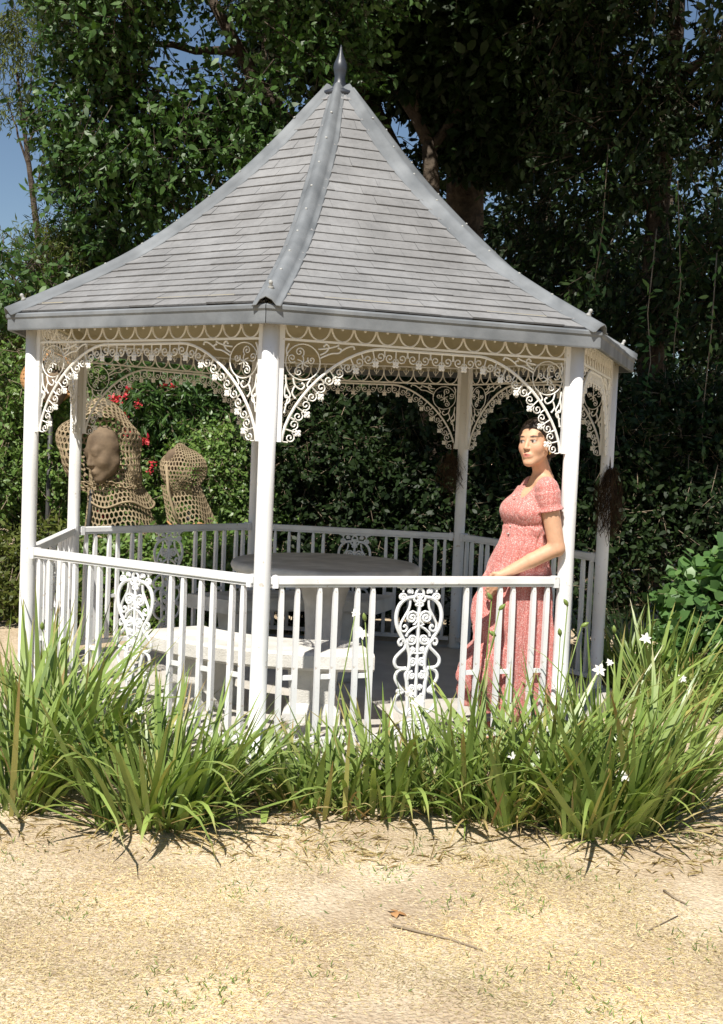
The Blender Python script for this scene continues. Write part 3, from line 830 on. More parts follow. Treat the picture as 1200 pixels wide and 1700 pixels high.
# 2 leaning tree behind the finial
b0 = gp(760, 7.2)
bl = [blob_px(*q) for q in [(560, -40, 6.8, (1.4, 1.2, .9)), (620, 90, 7.2, (.9, .8, .7)), (520, 60, 7.4, (.9, .8, .6)), (690, 20, 7.0, (1.1, 1., .8)), (470, 190, 7.6, (.8, .8, .6)), (640, 230, 7.6, (.7, .7, .5)), (560, -200, 6.5, (2, 1.5, .9))]]
big_tree('leaning_tree', b0, ([b0, tp(700, 420, 7.2), tp(640, 250, 7.2), tp(585, 130, 7.2), tp(530, 40, 7.1), tp(490, -60, 7.0)], 0.24, 0.11),
         [(limb_pts(tp(600, 160, 7.2), tp(640, 0, 7.0)), .09, .05), (limb_pts(tp(540, 50, 7.1), tp(420, 110, 7.0)), .04, .01)],
         bl, 'dark tree with a leaning trunk rising behind the roof finial', M['leaf_shaded'], 4200, 9, 0.10, 0.5, 22, twig=0.32, cut=0.0)
# 3 forked tree right of the roof
b0 = gp(720, 6.6)
bl = [blob_px(*q) for q in [(830, 60, 6.4, (.9, .8, .6)), (700, 100, 6.9, (.6, .6, .5)), (880, 130, 6.6, (.8, .8, .6)), (830, 200, 6.9, (.7, .7, .5)), (800, -80, 6.2, (1.6, 1.2, .8))]]
bl += [((.5, .7, 6.7), (1.2, 1.5, .55)), ((1.9, .6, 6.7), (1.3, 1.5, .55)), ((3.5, .9, 6.6), (.75, 1.4, .5))]  # unseen overhanging crown, added to shade the shrubs behind the gazebo
big_tree('forked_tree', b0, ([b0, tp(722, 420, 6.6), tp(716, 300, 6.6), tp(712, 235, 6.6)], 0.11, 0.085),
         [([tp(712, 240, 6.6), tp(690, 195, 6.6), tp(660, 150, 6.7), tp(648, 90, 6.8), tp(660, -30, 6.8)], .075, .035), ([tp(714, 250, 6.6), tp(760, 185, 6.5), tp(810, 130, 6.4), tp(870, 70, 6.4), tp(930, 20, 6.4)], .06, .02),
          (limb_pts(tp(690, 195, 6.6), tp(700, 60, 6.5)), .03, .01), (limb_pts(tp(930, 20, 6.4), (2.0, 3.0, 7.0)), .05, .03), (limb_pts((2.0, 3.0, 7.0), (1.2, .2, 6.8)), .03, .01), (limb_pts((2.0, 3.0, 7.0), (3.2, .6, 6.7)), .03, .01)],  # last three limbs carry the unseen added overhang
         bl, 'tree with a low forked trunk just right of the roof', M['leaf_shaded'], 12000, 9, 0.13, 0.55, 23, twig=0.34, cut=-0.3)
# 4 straight thick trunk
b0 = gp(775, 8.0)
bl = [blob_px(*q) for q in [(780, 20, 8.2, (1.2, 1, .6)), (900, 40, 8.0, (1.2, 1, .9)), (860, 250, 8.6, (1.1, 1., .8)), (980, 150, 8.2, (1.2, 1, 1)), (700, 40, 8.4, (.9, .9, .5)), (800, -150, 7.6, (2.4, 1.8, .9)), (640, 320, 9.2, (.9, .8, .5))]]
big_tree('thick_trunk_tree', b0, ([b0, tp(770, 420, 8.0), tp(772, 300, 8.0), tp(778, 150, 8.0), tp(786, 20, 8.0), tp(790, -100, 8.0)], 0.27, 0.19),
         [(limb_pts(tp(778, 150, 8), tp(850, 0, 7.6)), .09, .03), (limb_pts(tp(785, 30, 8), tp(700, -60, 7.8)), .08, .03)],
         bl, 'tall dark tree with a thick straight trunk right of the roof', M['leaf_shaded'], 4600, 9, 0.11, 0.5, 24, twig=0.34, cut=0.0)
# 5 vine-hung tree filling the right edge
b0 = gp(1090, 5.2)
bl = [blob_px(*q) for q in [(1000, 60, 5.4, (1.0, .9, .9)), (1130, 40, 4.8, (1.0, .9, .9)), (1220, 120, 4.4, (.9, .9, 1)), (1060, 230, 5.2, (.9, .8, .9)), (1180, 300, 4.6, (.9, .8, .9)), (960, 300, 6.0, (.9, .8, .9)), (1090, 430, 5.2, (.9, .8, .8)),
      (1210, 480, 4.6, (.8, .8, .8)), (1010, 460, 6.0, (.8, .8, .7)), (1140, 600, 4.9, (.8, .7, .7)), (1230, 660, 4.4, (.7, .7, .8)), (920, 420, 6.6, (.8, .7, .7)), (1100, -150, 4.4, (2.2, 1.8, .9)), (1250, -60, 3.6, (1.4, 1.4, .8)), (940, -120, 5.0, (1.6, 1.5, .8))]]
big_tree('vine_hung_tree', b0, ([b0, tp(1080, 560, 5.3), tp(1095, 300, 5.3), tp(1120, 60, 5.2), tp(1130, -120, 5.0)], 0.16, 0.07),
         [(limb_pts(tp(1090, 360, 5.3), tp(980, 200, 5.4)), .06, .02), (limb_pts(tp(1110, 150, 5.2), tp(1230, 40, 4.5)), .06, .02)],
         bl, 'dense dark tree hung with vines filling the right edge', M['leaf_shaded'], 8600, 9, 0.095, 0.42, 25, twig=0.32, cut=-0.12, clump=2.8, droop=0.6)
# thin gum at the far left against the sky
b0 = gp(70, 13.0)
bl = [blob_px(*q) for q in [(40, 60, 13, (.5, .5, .45)), (15, 90, 13, (.4, .4, .3)), (70, 150, 13.2, (.4, .4, .35)), (10, 170, 13, (.3, .3, .25)), (75, 40, 13, (.7, .6, .5))]]
big_tree('thin_gum_tree', b0, ([b0, tp(66, 420, 13), tp(50, 290, 13), tp(38, 200, 13), tp(28, 120, 13)], 0.07, 0.02),
         [(limb_pts(tp(48, 280, 13), tp(10, 160, 13)), .025, .008), (limb_pts(tp(45, 260, 13), tp(72, 150, 13)), .025, .008), (limb_pts(tp(55, 330, 13), tp(85, 210, 13)), .02, .006), (limb_pts(tp(40, 210, 13), tp(62, 60, 13)), .02, .006)],
         bl, 'thin sparse gum tree against the blue sky at far left', M['leaf_yellow'], 420, 10, 0.12, 0.2, 26, shape='diamond', twig=0.4, cut=0.1, droop=0.8)
# feathery yellow-green bush trees, left middle
for (px, py, Y, r, n, sd_, lb) in [(200, 430, 6.2, (.9, .9, .9), 2400, 31, 'feathery yellow-green tree between the dark trees at left'), (60, 520, 5.2, (1.0, .8, .8), 1900, 32, 'feathery yellow-green bush by the left edge above the hedge')]:
    b0 = gp(px, Y); c = tp(px, py, Y)
    bl = [(c, r), (tp(px+70, py+50, Y), tuple(q*.7 for q in r)), (tp(px-60, py+60, Y), tuple(q*.7 for q in r))]
    big_tree('feathery_tree', b0, ([b0, tp(px, py+60, Y), tp(px+10, py-20, Y)], 0.07, 0.03), [(limb_pts(tp(px, py+60, Y), tp(px+80, py-30, Y)), .03, .01), (limb_pts(tp(px, py+80, Y), tp(px-80, py, Y)), .03, .01)],
             bl, lb, M['leaf_yellow'], n, 14, 0.07, 0.16, sd_, group='feathery trees at left', shape='diamond', twig=0.26, cut=-0.1, droop=0.0)
# far belt of trees closing the view
far = []
for k, (px, topz, r) in enumerate([(-60, 3.2, 1.6), (180, 5.2, 2.0), (430, 6.6, 2.3), (640, 6.2, 2.2), (880, 6.8, 2.4), (1080, 7.0, 2.3), (1290, 7.4, 2.3)]):
    Y = 12.0+1.2*(k % 2); b0 = gp(px, Y); x = b0[0]
    bl = [((x, Y, topz*0.35), (r, 1.3, topz*0.4)), ((x+0.5, Y, topz*0.75), (r*0.8, 1.1, topz*0.25)), ((x-0.7, Y-.4, topz*0.55), (r*0.7, 1.0, topz*0.3)), ((x, Y-.3, .9), (r*1.1, 1.0, 1.0))]
    names = ['low far tree behind the left hedge', 'far tree behind the glossy tree at left', 'far tree left of the leaning trunk', 'far tree seen between the trunks behind the roof', 'far tree right of the thick trunk', 'far tree behind the vine-hung tree', 'far tree at the right edge of the view']
    big_tree('distant_tree', b0, ([b0, (x+.1, Y, topz*.4), (x, Y, topz*.85)], 0.16, 0.05), [], bl, names[k], M['leaf_shaded'], 2300, 9, 0.15, 0.5, 60+k, group='far trees closing the garden', shape='diamond', twig=0.45, cut=-0.25, shell=0.3, clump=1.8)

# ------------------------------------------------------------------ shrubs behind the gazebo
def shrub(name, px, Y, blobs, label, mat, n_twig, per, ln, wd, seed, group, flowers=None, keepf=None, **kw):
    rng = np.random.default_rng(seed); b0 = gp(px, Y)
    root = plant(name, b0, label, 'shrub', group)
    geo, (p, td) = foliage(blobs, n_twig, per, ln, wd, rng, **kw)
    cr = crown_part(root, geo, mat, 'foliage')
    st = []
    for b_ in blobs:
        st.append((limb_pts((b0[0]+rng.normal()*.06, b0[1]+rng.normal()*.06, GZ), b_[0], n=5), .022, .006))
    tubes_part(root, st, M['bark'], 'stems', 6)
    tag(ob('twigs', np_mesh(*(lambda g: (g[0]-np.array(root.location), g[1]))(twig_geo(p, td, kw.get('twig', 0.2), 0.004, rng, 0.4)), M['twig']), cr, True), kind='stuff')
    return root
def bpx(lst): return [(tp(a, b_, Y), r) for a, b_, Y, r in lst]
shrub('hedge_shrub', 40, 3.4, bpx([(30, 640, 3.4, (.42, .4, .40)), (0, 740, 3.2, (.45, .4, .45)), (60, 760, 3.3, (.42, .4, .5)), (20, 860, 3.2, (.5, .4, .45)), (70, 900, 3.2, (.5, .4, .4)), (-40, 660, 3.5, (.4, .4, .4)), (15, 960, 3.0, (.5, .4, .35))]),
      'light green hedge shrub with a few white flowers left of the left front post', M['leaf_hedge'], 4200, 9, 0.045, 0.55, 41, 'sunlit hedge shrubs at left', twig=0.16, shell=0.6, cut=-0.3, clump=6)
shrub('hedge_shrub', 130, 3.7, bpx([(110, 720, 3.8, (.40, .4, .40)), (150, 800, 3.7, (.45, .4, .45)), (110, 860, 3.6, (.45, .4, .45)), (190, 880, 3.6, (.45, .4, .40)), (100, 660, 4.0, (.4, .4, .35)), (200, 780, 4.0, (.45, .4, .5))]),
      'light green hedge shrub directly behind the large mesh head', M['leaf_hedge'], 3600, 9, 0.045, 0.55, 42, 'sunlit hedge shrubs at left', twig=0.16, shell=0.6, cut=-0.25, clump=6)
shrub('hedge_shrub', 370, 3.6, bpx([(385, 770, 3.6, (.34, .35, .34)), (350, 830, 3.5, (.4, .35, .38)), (410, 850, 3.6, (.4, .35, .38)), (380, 920, 3.4, (.45, .35, .36)), (300, 920, 3.4, (.45, .35, .35)), (340, 760, 3.9, (.3, .3, .3))]),
      'light green hedge shrub right of the small mesh figure', M['leaf_hedge'], 3400, 9, 0.042, 0.55, 43, 'sunlit hedge shrubs at left', twig=0.16, shell=0.6, cut=-0.25, clump=6)
# red-flowering oleander
ol = shrub('oleander_shrub', 240, 4.1, bpx([(220, 690, 4.1, (.42, .4, .42)), (290, 680, 4.2, (.45, .4, .45)), (255, 780, 4.0, (.40, .35, .45)), (300, 860, 4.0, (.4, .35, .4)), (330, 640, 4.4, (.5, .4, .4)), (200, 640, 4.4, (.4, .4, .35))]),
      'dark narrow-leaved shrub with red flowers behind the mesh figures', M['leaf_gloss'], 1900, 9, 0.12, 0.17, 44, None, shape='leaf', twig=0.24, cut=-0.2, clump=4, up=0.4)
def flower_head(root, c, r, mat, rng, n=14, name='flower'):
    c = np.array(c); k = n
    p = c+rng.normal(size=(k, 3))*r*0.45
    d = unit(rng.normal(size=(k, 3))+np.array([0, -.8, .3])); nn = unit(rng.normal(size=(k, 3))*0.5+np.array([0, -1, .5]))
    V, F = leaf_geo(p, d, nn, r*(0.6+0.5*rng.random(k)), r*0.6, 'leaf', 0.2)
    return ob(name, np_mesh(V-np.array(root.location), F, mat), root, True)
rf = np.random.default_rng(5)
for (px, py, Y, r) in [(232, 668, 3.7, .035), (226, 674, 3.7, .03), (214, 716, 3.6, .05), (238, 733, 3.55, .05), (243, 731, 3.55, .04), (208, 690, 3.7, .03), (252, 768, 3.5, .035), (249, 783, 3.5, .03), (195, 668, 3.75, .05), (188, 665, 3.8, .05), (205, 660, 3.8, .04), (172, 850, 3.3, .05), (160, 853, 3.3, .04), (212, 650, 3.9, .05), (275, 645, 3.95, .04), (290, 640, 3.95, .04)]:
    flower_head(ol, tp(px, py, Y), r, M['red_petal'], rf)
# shaded shrubs behind the middle of the gazebo
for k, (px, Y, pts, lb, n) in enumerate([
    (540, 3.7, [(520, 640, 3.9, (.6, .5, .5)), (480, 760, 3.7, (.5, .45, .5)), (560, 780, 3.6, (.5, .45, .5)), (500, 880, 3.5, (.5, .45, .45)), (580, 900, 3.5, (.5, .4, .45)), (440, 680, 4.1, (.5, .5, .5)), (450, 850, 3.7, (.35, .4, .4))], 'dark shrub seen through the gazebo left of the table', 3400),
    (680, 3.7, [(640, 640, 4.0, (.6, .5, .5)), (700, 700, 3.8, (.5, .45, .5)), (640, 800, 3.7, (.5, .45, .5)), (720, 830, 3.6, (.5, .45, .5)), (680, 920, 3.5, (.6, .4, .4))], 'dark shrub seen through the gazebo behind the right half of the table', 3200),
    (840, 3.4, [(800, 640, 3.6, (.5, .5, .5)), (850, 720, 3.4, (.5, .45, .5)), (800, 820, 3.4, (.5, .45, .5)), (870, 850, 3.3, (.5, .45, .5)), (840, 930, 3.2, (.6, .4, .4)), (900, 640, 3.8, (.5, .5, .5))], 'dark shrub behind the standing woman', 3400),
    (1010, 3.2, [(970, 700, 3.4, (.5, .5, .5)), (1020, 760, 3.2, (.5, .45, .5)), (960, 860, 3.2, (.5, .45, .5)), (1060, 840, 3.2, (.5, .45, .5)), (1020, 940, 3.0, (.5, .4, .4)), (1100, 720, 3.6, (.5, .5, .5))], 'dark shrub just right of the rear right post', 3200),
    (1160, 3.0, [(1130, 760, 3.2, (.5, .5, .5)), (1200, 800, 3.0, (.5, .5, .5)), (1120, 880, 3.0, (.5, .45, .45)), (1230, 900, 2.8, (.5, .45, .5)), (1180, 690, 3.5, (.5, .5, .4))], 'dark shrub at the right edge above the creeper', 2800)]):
    shrub('shade_shrub', px, Y, bpx(pts), lb, M['leaf_shaded'], n, 9, 0.06, 0.55, 70+k, 'shaded shrubs behind the gazebo', twig=0.18, shell=0.45, cut=-0.2, clump=4.5)
# creeper with round leaves, right
shrub('leafy_creeper', 1150, 0.9, [(tp(px, py, Y), r) for px, py, Y, r in [(1165, 1000, 1.1, (.20, .3, .20)), (1200, 1030, .8, (.24, .3, .24)), (1200, 1080, .5, (.26, .3, .22)), (1145, 1095, .6, (.20, .25, .18)), (1230, 980, .9, (.22, .3, .24)), (1180, 1125, .4, (.24, .2, .13))]],
      'bright green round-leaved creeper at the right edge', M['leaf_vine'], 1150, 7, 0.085, 0.85, 81, None, twig=0.16, shell=0.6, cut=-0.3, clump=5, up=0.55, droop=0.1)
# sunlit sprigs hanging in front of the dark tree at right
rs_ = np.random.default_rng(9)
for k, (pts, lb) in enumerate([
    ([(1090, 380, 3.9), (1075, 520, 3.6), (1080, 600, 3.5), (1070, 660, 3.4)], 'leafy hanging vine nearest the right end of the roof'),
    ([(1190, 420, 3.4), (1180, 560, 3.1), (1165, 700, 3.0), (1168, 790, 2.9)], 'leafy hanging vine at the right edge, ending above the creeper'),
    ([(1125, 300, 4.2), (1130, 470, 3.9), (1120, 560, 3.8), (1115, 640, 3.7)], 'leafy hanging vine between two others at right'),
    ([(1010, 240, 4.6), (1000, 380, 4.4), (985, 480, 4.3)], 'short leafy hanging vine above the right roof slope')]):
    P3 = [np.array(tp(*q)) for q in pts]
    root = plant('hanging_vine', tuple(P3[0]), lb, 'vine', 'vines hanging at right')
    tubes_part(root, [(P3, .006, .003)], M['twig'], 'stem', 5)
    cc = []
    for a, c in zip(P3[:-1], P3[1:]):
        for t in np.linspace(0, 1, 16)[:-1]: cc.append(a+(c-a)*t+rs_.normal(size=3)*.03)
    tip = P3[-1]
    cc += [tip+rs_.normal(size=3)*0.05 for _ in range(16)]
    cc = np.array(cc)
    d = unit(rs_.normal(size=cc.shape)+np.array([0, -.3, -.5])); nn = unit(rs_.normal(size=cc.shape)*.5+np.array([0, -.6, .8]))
    V, F = leaf_geo(cc, d, nn, 0.07+0.05*rs_.random(len(cc)), 0.035, 'leaf')
    ob('leaves', np_mesh(V-np.array(root.location), F, M['leaf_vine']), root, True)
# low leafy ground plants just behind the gazebo
for k, (px, Y, pts, lb, mt, n) in enumerate([
    (60, 2.3, [(20, 960, 2.3, (.35, .3, .28)), (75, 930, 2.4, (.35, .3, .3)), (110, 990, 2.2, (.3, .3, .2))], 'low yellowish plant outside the leftmost railing', 'leaf_yellow', 1500),
    (190, 2.3, [(150, 960, 2.3, (.3, .25, .28)), (210, 950, 2.35, (.35, .25, .3)), (180, 1010, 2.2, (.35, .25, .2))], 'low green plant behind the rear left railing, below the large mesh head', 'leaf_hedge', 1300),
    (330, 2.3, [(290, 960, 2.3, (.35, .25, .3)), (350, 940, 2.35, (.35, .25, .32)), (400, 960, 2.3, (.3, .25, .3)), (340, 1010, 2.2, (.4, .25, .2))], 'low green plant behind the rear left railing, below the small mesh figure', 'leaf_hedge', 1500),
    (560, 2.5, [(470, 980, 2.5, (.4, .25, .28)), (560, 980, 2.5, (.4, .25, .28)), (650, 990, 2.5, (.4, .25, .28))], 'low shaded plant behind the rear railing and the table', 'leaf_shaded', 1300),
    (840, 2.3, [(740, 990, 2.4, (.4, .25, .28)), (830, 1000, 2.3, (.4, .25, .28)), (930, 1000, 2.2, (.4, .25, .3))], 'low shaded plant behind the rear railing near the woman', 'leaf_shaded', 1300)]):
    shrub('ground_plant', px, Y, bpx(pts), lb, M[mt], n, 8, 0.05, 0.5, 90+k, 'low plants behind the gazebo', twig=0.14, shell=0.5, cut=-0.3, clump=6)
# ================================================================== IRIS CLUMPS
def blade_geo(base, az, lean, bend, ln, wd, rng, nseg=7):
    """arching strap leaves. arrays (N,...). Returns verts (N, 2*(nseg+1), 3)"""
    N = len(base); out = []
    hx, hy = np.sin(az), -np.cos(az)
    tw = rng.uniform(-1.2, 1.2, N)
    p = base.copy(); ang = lean.copy()
    for k in range(nseg+1):
        t = k/nseg
        prof = wd*(0.55+0.45*min(1, t*5))*(1-t**3.2)*1.0+0.0006
        face = az+PI/2+tw*(0.35+0.65*t)*0.8
        sx, sy = np.sin(face), -np.cos(face)
        s = np.stack([sx, sy, 0.15*np.sin(tw*3)], -1)
        out.append(p-s*prof[:, None]*0.5); out.append(p+s*prof[:, None]*0.5)
        st = ln/nseg
        p = p+np.stack([hx*np.sin(ang)*st, hy*np.sin(ang)*st, np.cos(ang)*st], -1)
        ang = ang+bend/nseg*(0.4+1.2*t)
        ang = np.where(p[:, 2] < GZ+0.01, np.minimum(ang, PI/2), ang)
        p[:, 2] = np.maximum(p[:, 2], GZ+0.012)
    return np.stack(out, 1)
def blade_faces(N, nseg=7):
    k = 2*(nseg+1); F = np.array([[2*i, 2*i+1, 2*i+3, 2*i+2] for i in range(nseg)])
    return (np.arange(N)[:, None, None]*k+F[None]).reshape(-1, 4)
def blades_mesh(V, nseg=7):
    me = np_mesh(V.reshape(-1, 3), [blade_faces(len(V))], M['iris'])
    at = me.attributes.new('along', 'FLOAT', 'POINT')
    at.data.foreach_set('value', np.tile(np.repeat(np.arange(nseg+1)/nseg, 2), len(V)).astype(np.float32)); return me
def iris_clump(base, label, seed, n=95, ns=24, h=0.75, spread=0.2, bias=(0, 0), dry=18, group='iris clumps along the gazebo front'):
    rng = np.random.default_rng(seed); base = np.array(base, float)
    root = plant('iris_clump', tuple(base), label, 'plant', group)
    def batch(m, lo, hi, hh, wlo=0.013, whi=0.028, bmul=1.0):
        a = rng.uniform(0, 2*PI, m); r = spread*np.sqrt(rng.random(m))
        b_ = np.stack([np.sin(a)*r, -np.cos(a)*r*0.75, np.zeros(m)], -1)
        az = a+rng.normal(size=m)*0.7
        bx, by = np.sin(az)+bias[0], -np.cos(az)+bias[1]; az = np.arctan2(bx, -by)
        lean = np.abs(rng.normal(size=m))*0.24+lo*rng.random(m)+r/spread*0.14
        bend = rng.random(m)**1.6*hi*bmul
        L = hh*(0.6+0.5*rng.random(m)); w = rng.uniform(wlo, whi, m)
        return blade_geo(b_, az, lean, bend, L, w, rng)
    V = batch(int(n*.66), 0.34, 1.6, h)
    low = batch(int(n*.4), 0.8, 2.2, h*0.6, 0.009, 0.018)
    V = np.concatenate([V, low]); lift = ground_h(base[0:1], base[1:2])[0]
    fo = ob('foliage', blades_mesh(V), root, True); tag(fo, kind='stuff')
    S = batch(ns, 0.5, 2.9, h*1.1, 0.022, 0.036)
    for q in S: ob('leaf', blades_mesh(q[None]), root, True)
    D = batch(dry, 0.9, 2.4, h*0.6, 0.008, 0.014)
    if dry:
        do = ob('dry_leaves', np_mesh(D.reshape(-1, 3), [blade_faces(len(D))], M['iris_dry']), root, True); tag(do, kind='stuff')
    return root
def gpt(px, py):
    p = Wz(px, py, GZ); p[2] = float(ground_h(np.array([p[0]]), np.array([p[1]]))[0]) - 0.005; return p
clumps = []
CL = [  # px, py of the foot; height; blades; bias; words
    (15, 1345, 0.83, 111, (-.1, .1), 'iris clump at the left edge with tall upright blades'),
    (95, 1300, 0.79, 102, (.1, .2), 'iris clump in front of the leftmost post'),
    (60, 1250, 0.79, 93, (0, .0), 'iris clump behind the left edge of the iris row'),
    (165, 1290, 0.60, 84, (-.2, .1), 'iris clump below the left scroll panel'),
    (225, 1372, 0.64, 101, (.05, 0), 'dense dark-footed iris clump standing forward on the lawn at left'),
    (285, 1368, 0.60, 93, (.35, 0), 'iris clump leaning right, forward of the left railing'),
    (345, 1335, 0.46, 46, (.3, .1), 'iris clump with long blades arching towards the lawn, left of the middle post'),
    (415, 1300, 0.36, 31, (.1, .1), 'low iris clump at the foot of the middle post'),
    (490, 1335, 0.38, 31, (-.1, 0), 'sparse iris clump just right of the middle post'),
    (545, 1345, 0.45, 42, (.0, .1), 'iris clump in front of the stone bench leg'),
    (620, 1345, 0.52, 62, (.1, 0), 'iris clump below the gap left of the right scroll panel'),
    (690, 1335, 0.48, 58, (.1, .1), 'iris clump with white flower heads under the right scroll panel'),
    (760, 1345, 0.61, 74, (.1, 0), 'iris clump left of the woman, in front of the railing'),
    (835, 1360, 0.67, 93, (.15, 0), 'iris clump directly in front of the woman'),
    (905, 1350, 0.69, 101, (.2, 0), 'iris clump in front of the right front post'),
    (985, 1385, 0.69, 109, (.2, -.1), 'broad iris clump spilling blades onto the lawn at right'),
    (1050, 1375, 0.69, 109, (.35, 0), 'iris clump with one low white flower at right'),
    (1110, 1335, 0.67, 85, (.5, 0), 'rightmost front iris clump, its blades fanning over the bare soil'),
    (1000, 1290, 0.74, 78, (.2, .1), 'tall iris clump behind the broad one at right'),
]
for k, (px, py, h, n, bias, lb) in enumerate(CL):
    clumps.append(iris_clump(gpt(px, py), lb, 100+k, n, 22, h, 0.17, bias))
for k, (px, py, h, lb) in enumerate([(1060, 1150, .62, 'tall iris clump in the shade beside the rear right post'), (1100, 1175, .72, 'tallest iris clump, blades leaning right before the creeper'), (1020, 1130, .5, 'shaded iris clump at the open gazebo entrance'), (1150, 1190, .42, 'iris clump at the right edge beside the bare path')]):
    clumps.append(iris_clump(gpt(px, py), lb, 140+k, 120, 16, h, 0.19, (.35, 0), dry=6, group='iris clumps right of the gazebo'))
def nearest(p): return min(clumps, key=lambda c: (c.location.x-p[0])**2+(c.location.y-p[1])**2)
def iris_flower(tip, seed, r=0.042, bud=False):
    rng = np.random.default_rng(seed); tip = np.array(tip); root = nearest(tip); b0 = np.array(root.location)
    foot = b0+np.array([rng.uniform(-.06, .06), rng.uniform(-.05, .05), 0])
    mid = (foot+tip)/2+np.array([rng.uniform(-.03, .03), rng.uniform(-.02, .02), 0.06])
    mb = MB(); pts = [foot, foot*0.6+mid*0.4+np.array([0, 0, .05]), mid, mid*0.4+tip*0.6, tip]
    mb.tube([p-b0 for p in pts], [.004, .0035, .003, .0027, .0024], 6)
    st = mb.build('flower_stalk', M['iris'], root, True, True)
    if bud:
        mb = MB(); d = unit(np.array([rng.normal()*.5, -.3, .7]))
        mb.tube([tip-b0-d*.004, tip-b0+d*.010, tip-b0+d*.024, tip-b0+d*.038], [.003, .010, .009, .002], 8)
        mb.build('seed_pod', M['iris'], st, True, True); return
    k = 6; a = np.arange(k)*PI/3+rng.random(); tilt = np.array([0, -.55, .25])
    d = np.stack([np.cos(a), -0.35*np.ones(k)*0+np.sin(a)*0.5, np.sin(a)*0.8], -1)+tilt*0.4
    nn = np.tile(np.array([0, -1, .45]), (k, 1))+rng.normal(size=(k, 3))*.15
    V, F = leaf_geo(np.tile(tip, (k, 1)), d, nn, r*np.where(np.arange(k) % 2, 1.0, .85), r*np.where(np.arange(k) % 2, .62, .42), 'leaf', 0.25)
    ob('flower', np_mesh(V-b0, F, M['petal']), st, True)
for k, (px, py, Y, r) in enumerate([(600, 1052, -2.05, .05), (590, 1018, -2.05, .032), (694, 1165, -2.1, .052), (680, 1150, -2.1, .04), (1072, 1060, -1.4, .05), (995, 1112, -1.9, .05), (1012, 1100, -1.8, .03), (1035, 1287, -2.4, .048), (1132, 1126, -1.0, .045), (850, 1255, -2.3, .03), (232, 1180, -2.2, .03)]):
    iris_flower(W(px, py, Y), 300+k, r*.68)
for k, (px, py, Y) in enumerate([(816, 995, -2.0), (829, 1012, -2.0), (822, 1055, -2.0), (942, 1005, -1.9), (1020, 1050, -1.8), (70, 1045, -2.0), (102, 1068, -2.1), (606, 1030, -2.05), (965, 1040, -1.9), (930, 1055, -1.95)]):
    iris_flower(W(px, py, Y), 340+k, bud=True)

# ================================================================== LAWN COVER
rl = np.random.default_rng(77)
def lawn(n, xr, yr, lmin, lmax, w, mat, name, label, thin=None, upd=0.25, extra=None):
    x = rl.uniform(*xr, n); y = rl.uniform(*yr, n)
    if thin is not None:
        k = thin(x, y) > rl.random(n); x, y = x[k], y[k]
    n = len(x); c = np.stack([x, y, ground_h(x, y)+0.001], -1)
    d = rl.normal(size=(n, 3)); d[:, 2] = np.abs(rl.normal(size=n))*upd; nn = rl.normal(size=(n, 3))*0.5+np.array([0, -.2, 1])
    V, F = leaf_geo(c, d, nn, rl.uniform(lmin, lmax, n), w, 'diamond', 0.12)
    o = ob(name, np_mesh(V, F, mat)); tag(o, label, 'grass', None, 'stuff'); return o
def bare(x, y):
    p = np.stack([x, y, 0*x], -1)
    v = vnoise(p, 2.3, 5)*0.6+vnoise(p, 5.1, 6)*0.4
    d = np.clip((v+0.22)*3.2, 0.04, 1)
    d *= np.where((y > -2.75+0.12*np.sin(3*x)) & (x > -2.5), 0.35, 1.0)
    return d
lawn(260000, (-2.2, 2.4), (-4.3, -1.95), .006, .022, .0020, M['straw'], 'dry_grass', 'short dry straw-coloured grass covering the lawn', bare)
lawn(20000, (-2.3, 3.6), (-2.8, .6), .03, .09, .006, M['iris_dry'], 'leaf_litter', 'brown dry leaf litter under the iris row', lambda x, y: np.where((np.hypot(x, y) > 1.9), .5+.5*vnoise(np.stack([x, y, 0*x], -1), 4, 8), 0))
gx_, gy_ = [], []
for px, py, s, m in [(565, 1420, .12, 90), (740, 1497, .05, 60), (872, 1510, .05, 60), (655, 1450, .05, 50), (880, 1440, .12, 110), (930, 1455, .08, 60), (840, 1470, .05, 40), (470, 1395, .12, 80), (830, 1630, .06, 50), (1150, 1570, .06, 50), (400, 1485, .04, 40), (125, 1505, .05, 40), (280, 1670, .06, 50), (240, 1605, .04, 30), (385, 1635, .05, 40), (1020, 1690, .05, 40), (480, 1570, .03, 20), (690, 1400, .1, 60), (330, 1650, .06, 40), (1190, 1420, .06, 60), (1140, 1390, .08, 70), (530, 1620, .04, 20), (60, 1420, .08, 40), (950, 1600, .05, 20), (960, 1650, .04, 20)]:
    p = gpt(px, py); m = int(m*.6); gx_.append(p[0]+rl.normal(size=m)*s); gy_.append(p[1]+rl.normal(size=m)*s*1.1)
gx_.append(rl.uniform(-2, 2.3, 250)); gy_.append(rl.uniform(-4.3, -2.3, 250))
gx_, gy_ = np.concatenate(gx_), np.concatenate(gy_); n = len(gx_)
c = np.stack([gx_, gy_, ground_h(gx_, gy_)], -1); d = rl.normal(size=(n, 3))*np.array([.7, .7, .2])+np.array([0, 0, .7])
V, F = leaf_geo(c, d, rl.normal(size=(n, 3))+np.array([0, -1, .3]), rl.uniform(.012, .036, n), .0035, 'diamond', .2)
tag(ob('green_grass', np_mesh(V, F, M['green_blade'])), 'small green grass sprigs dotted over the dry lawn', 'grass', None, 'stuff')
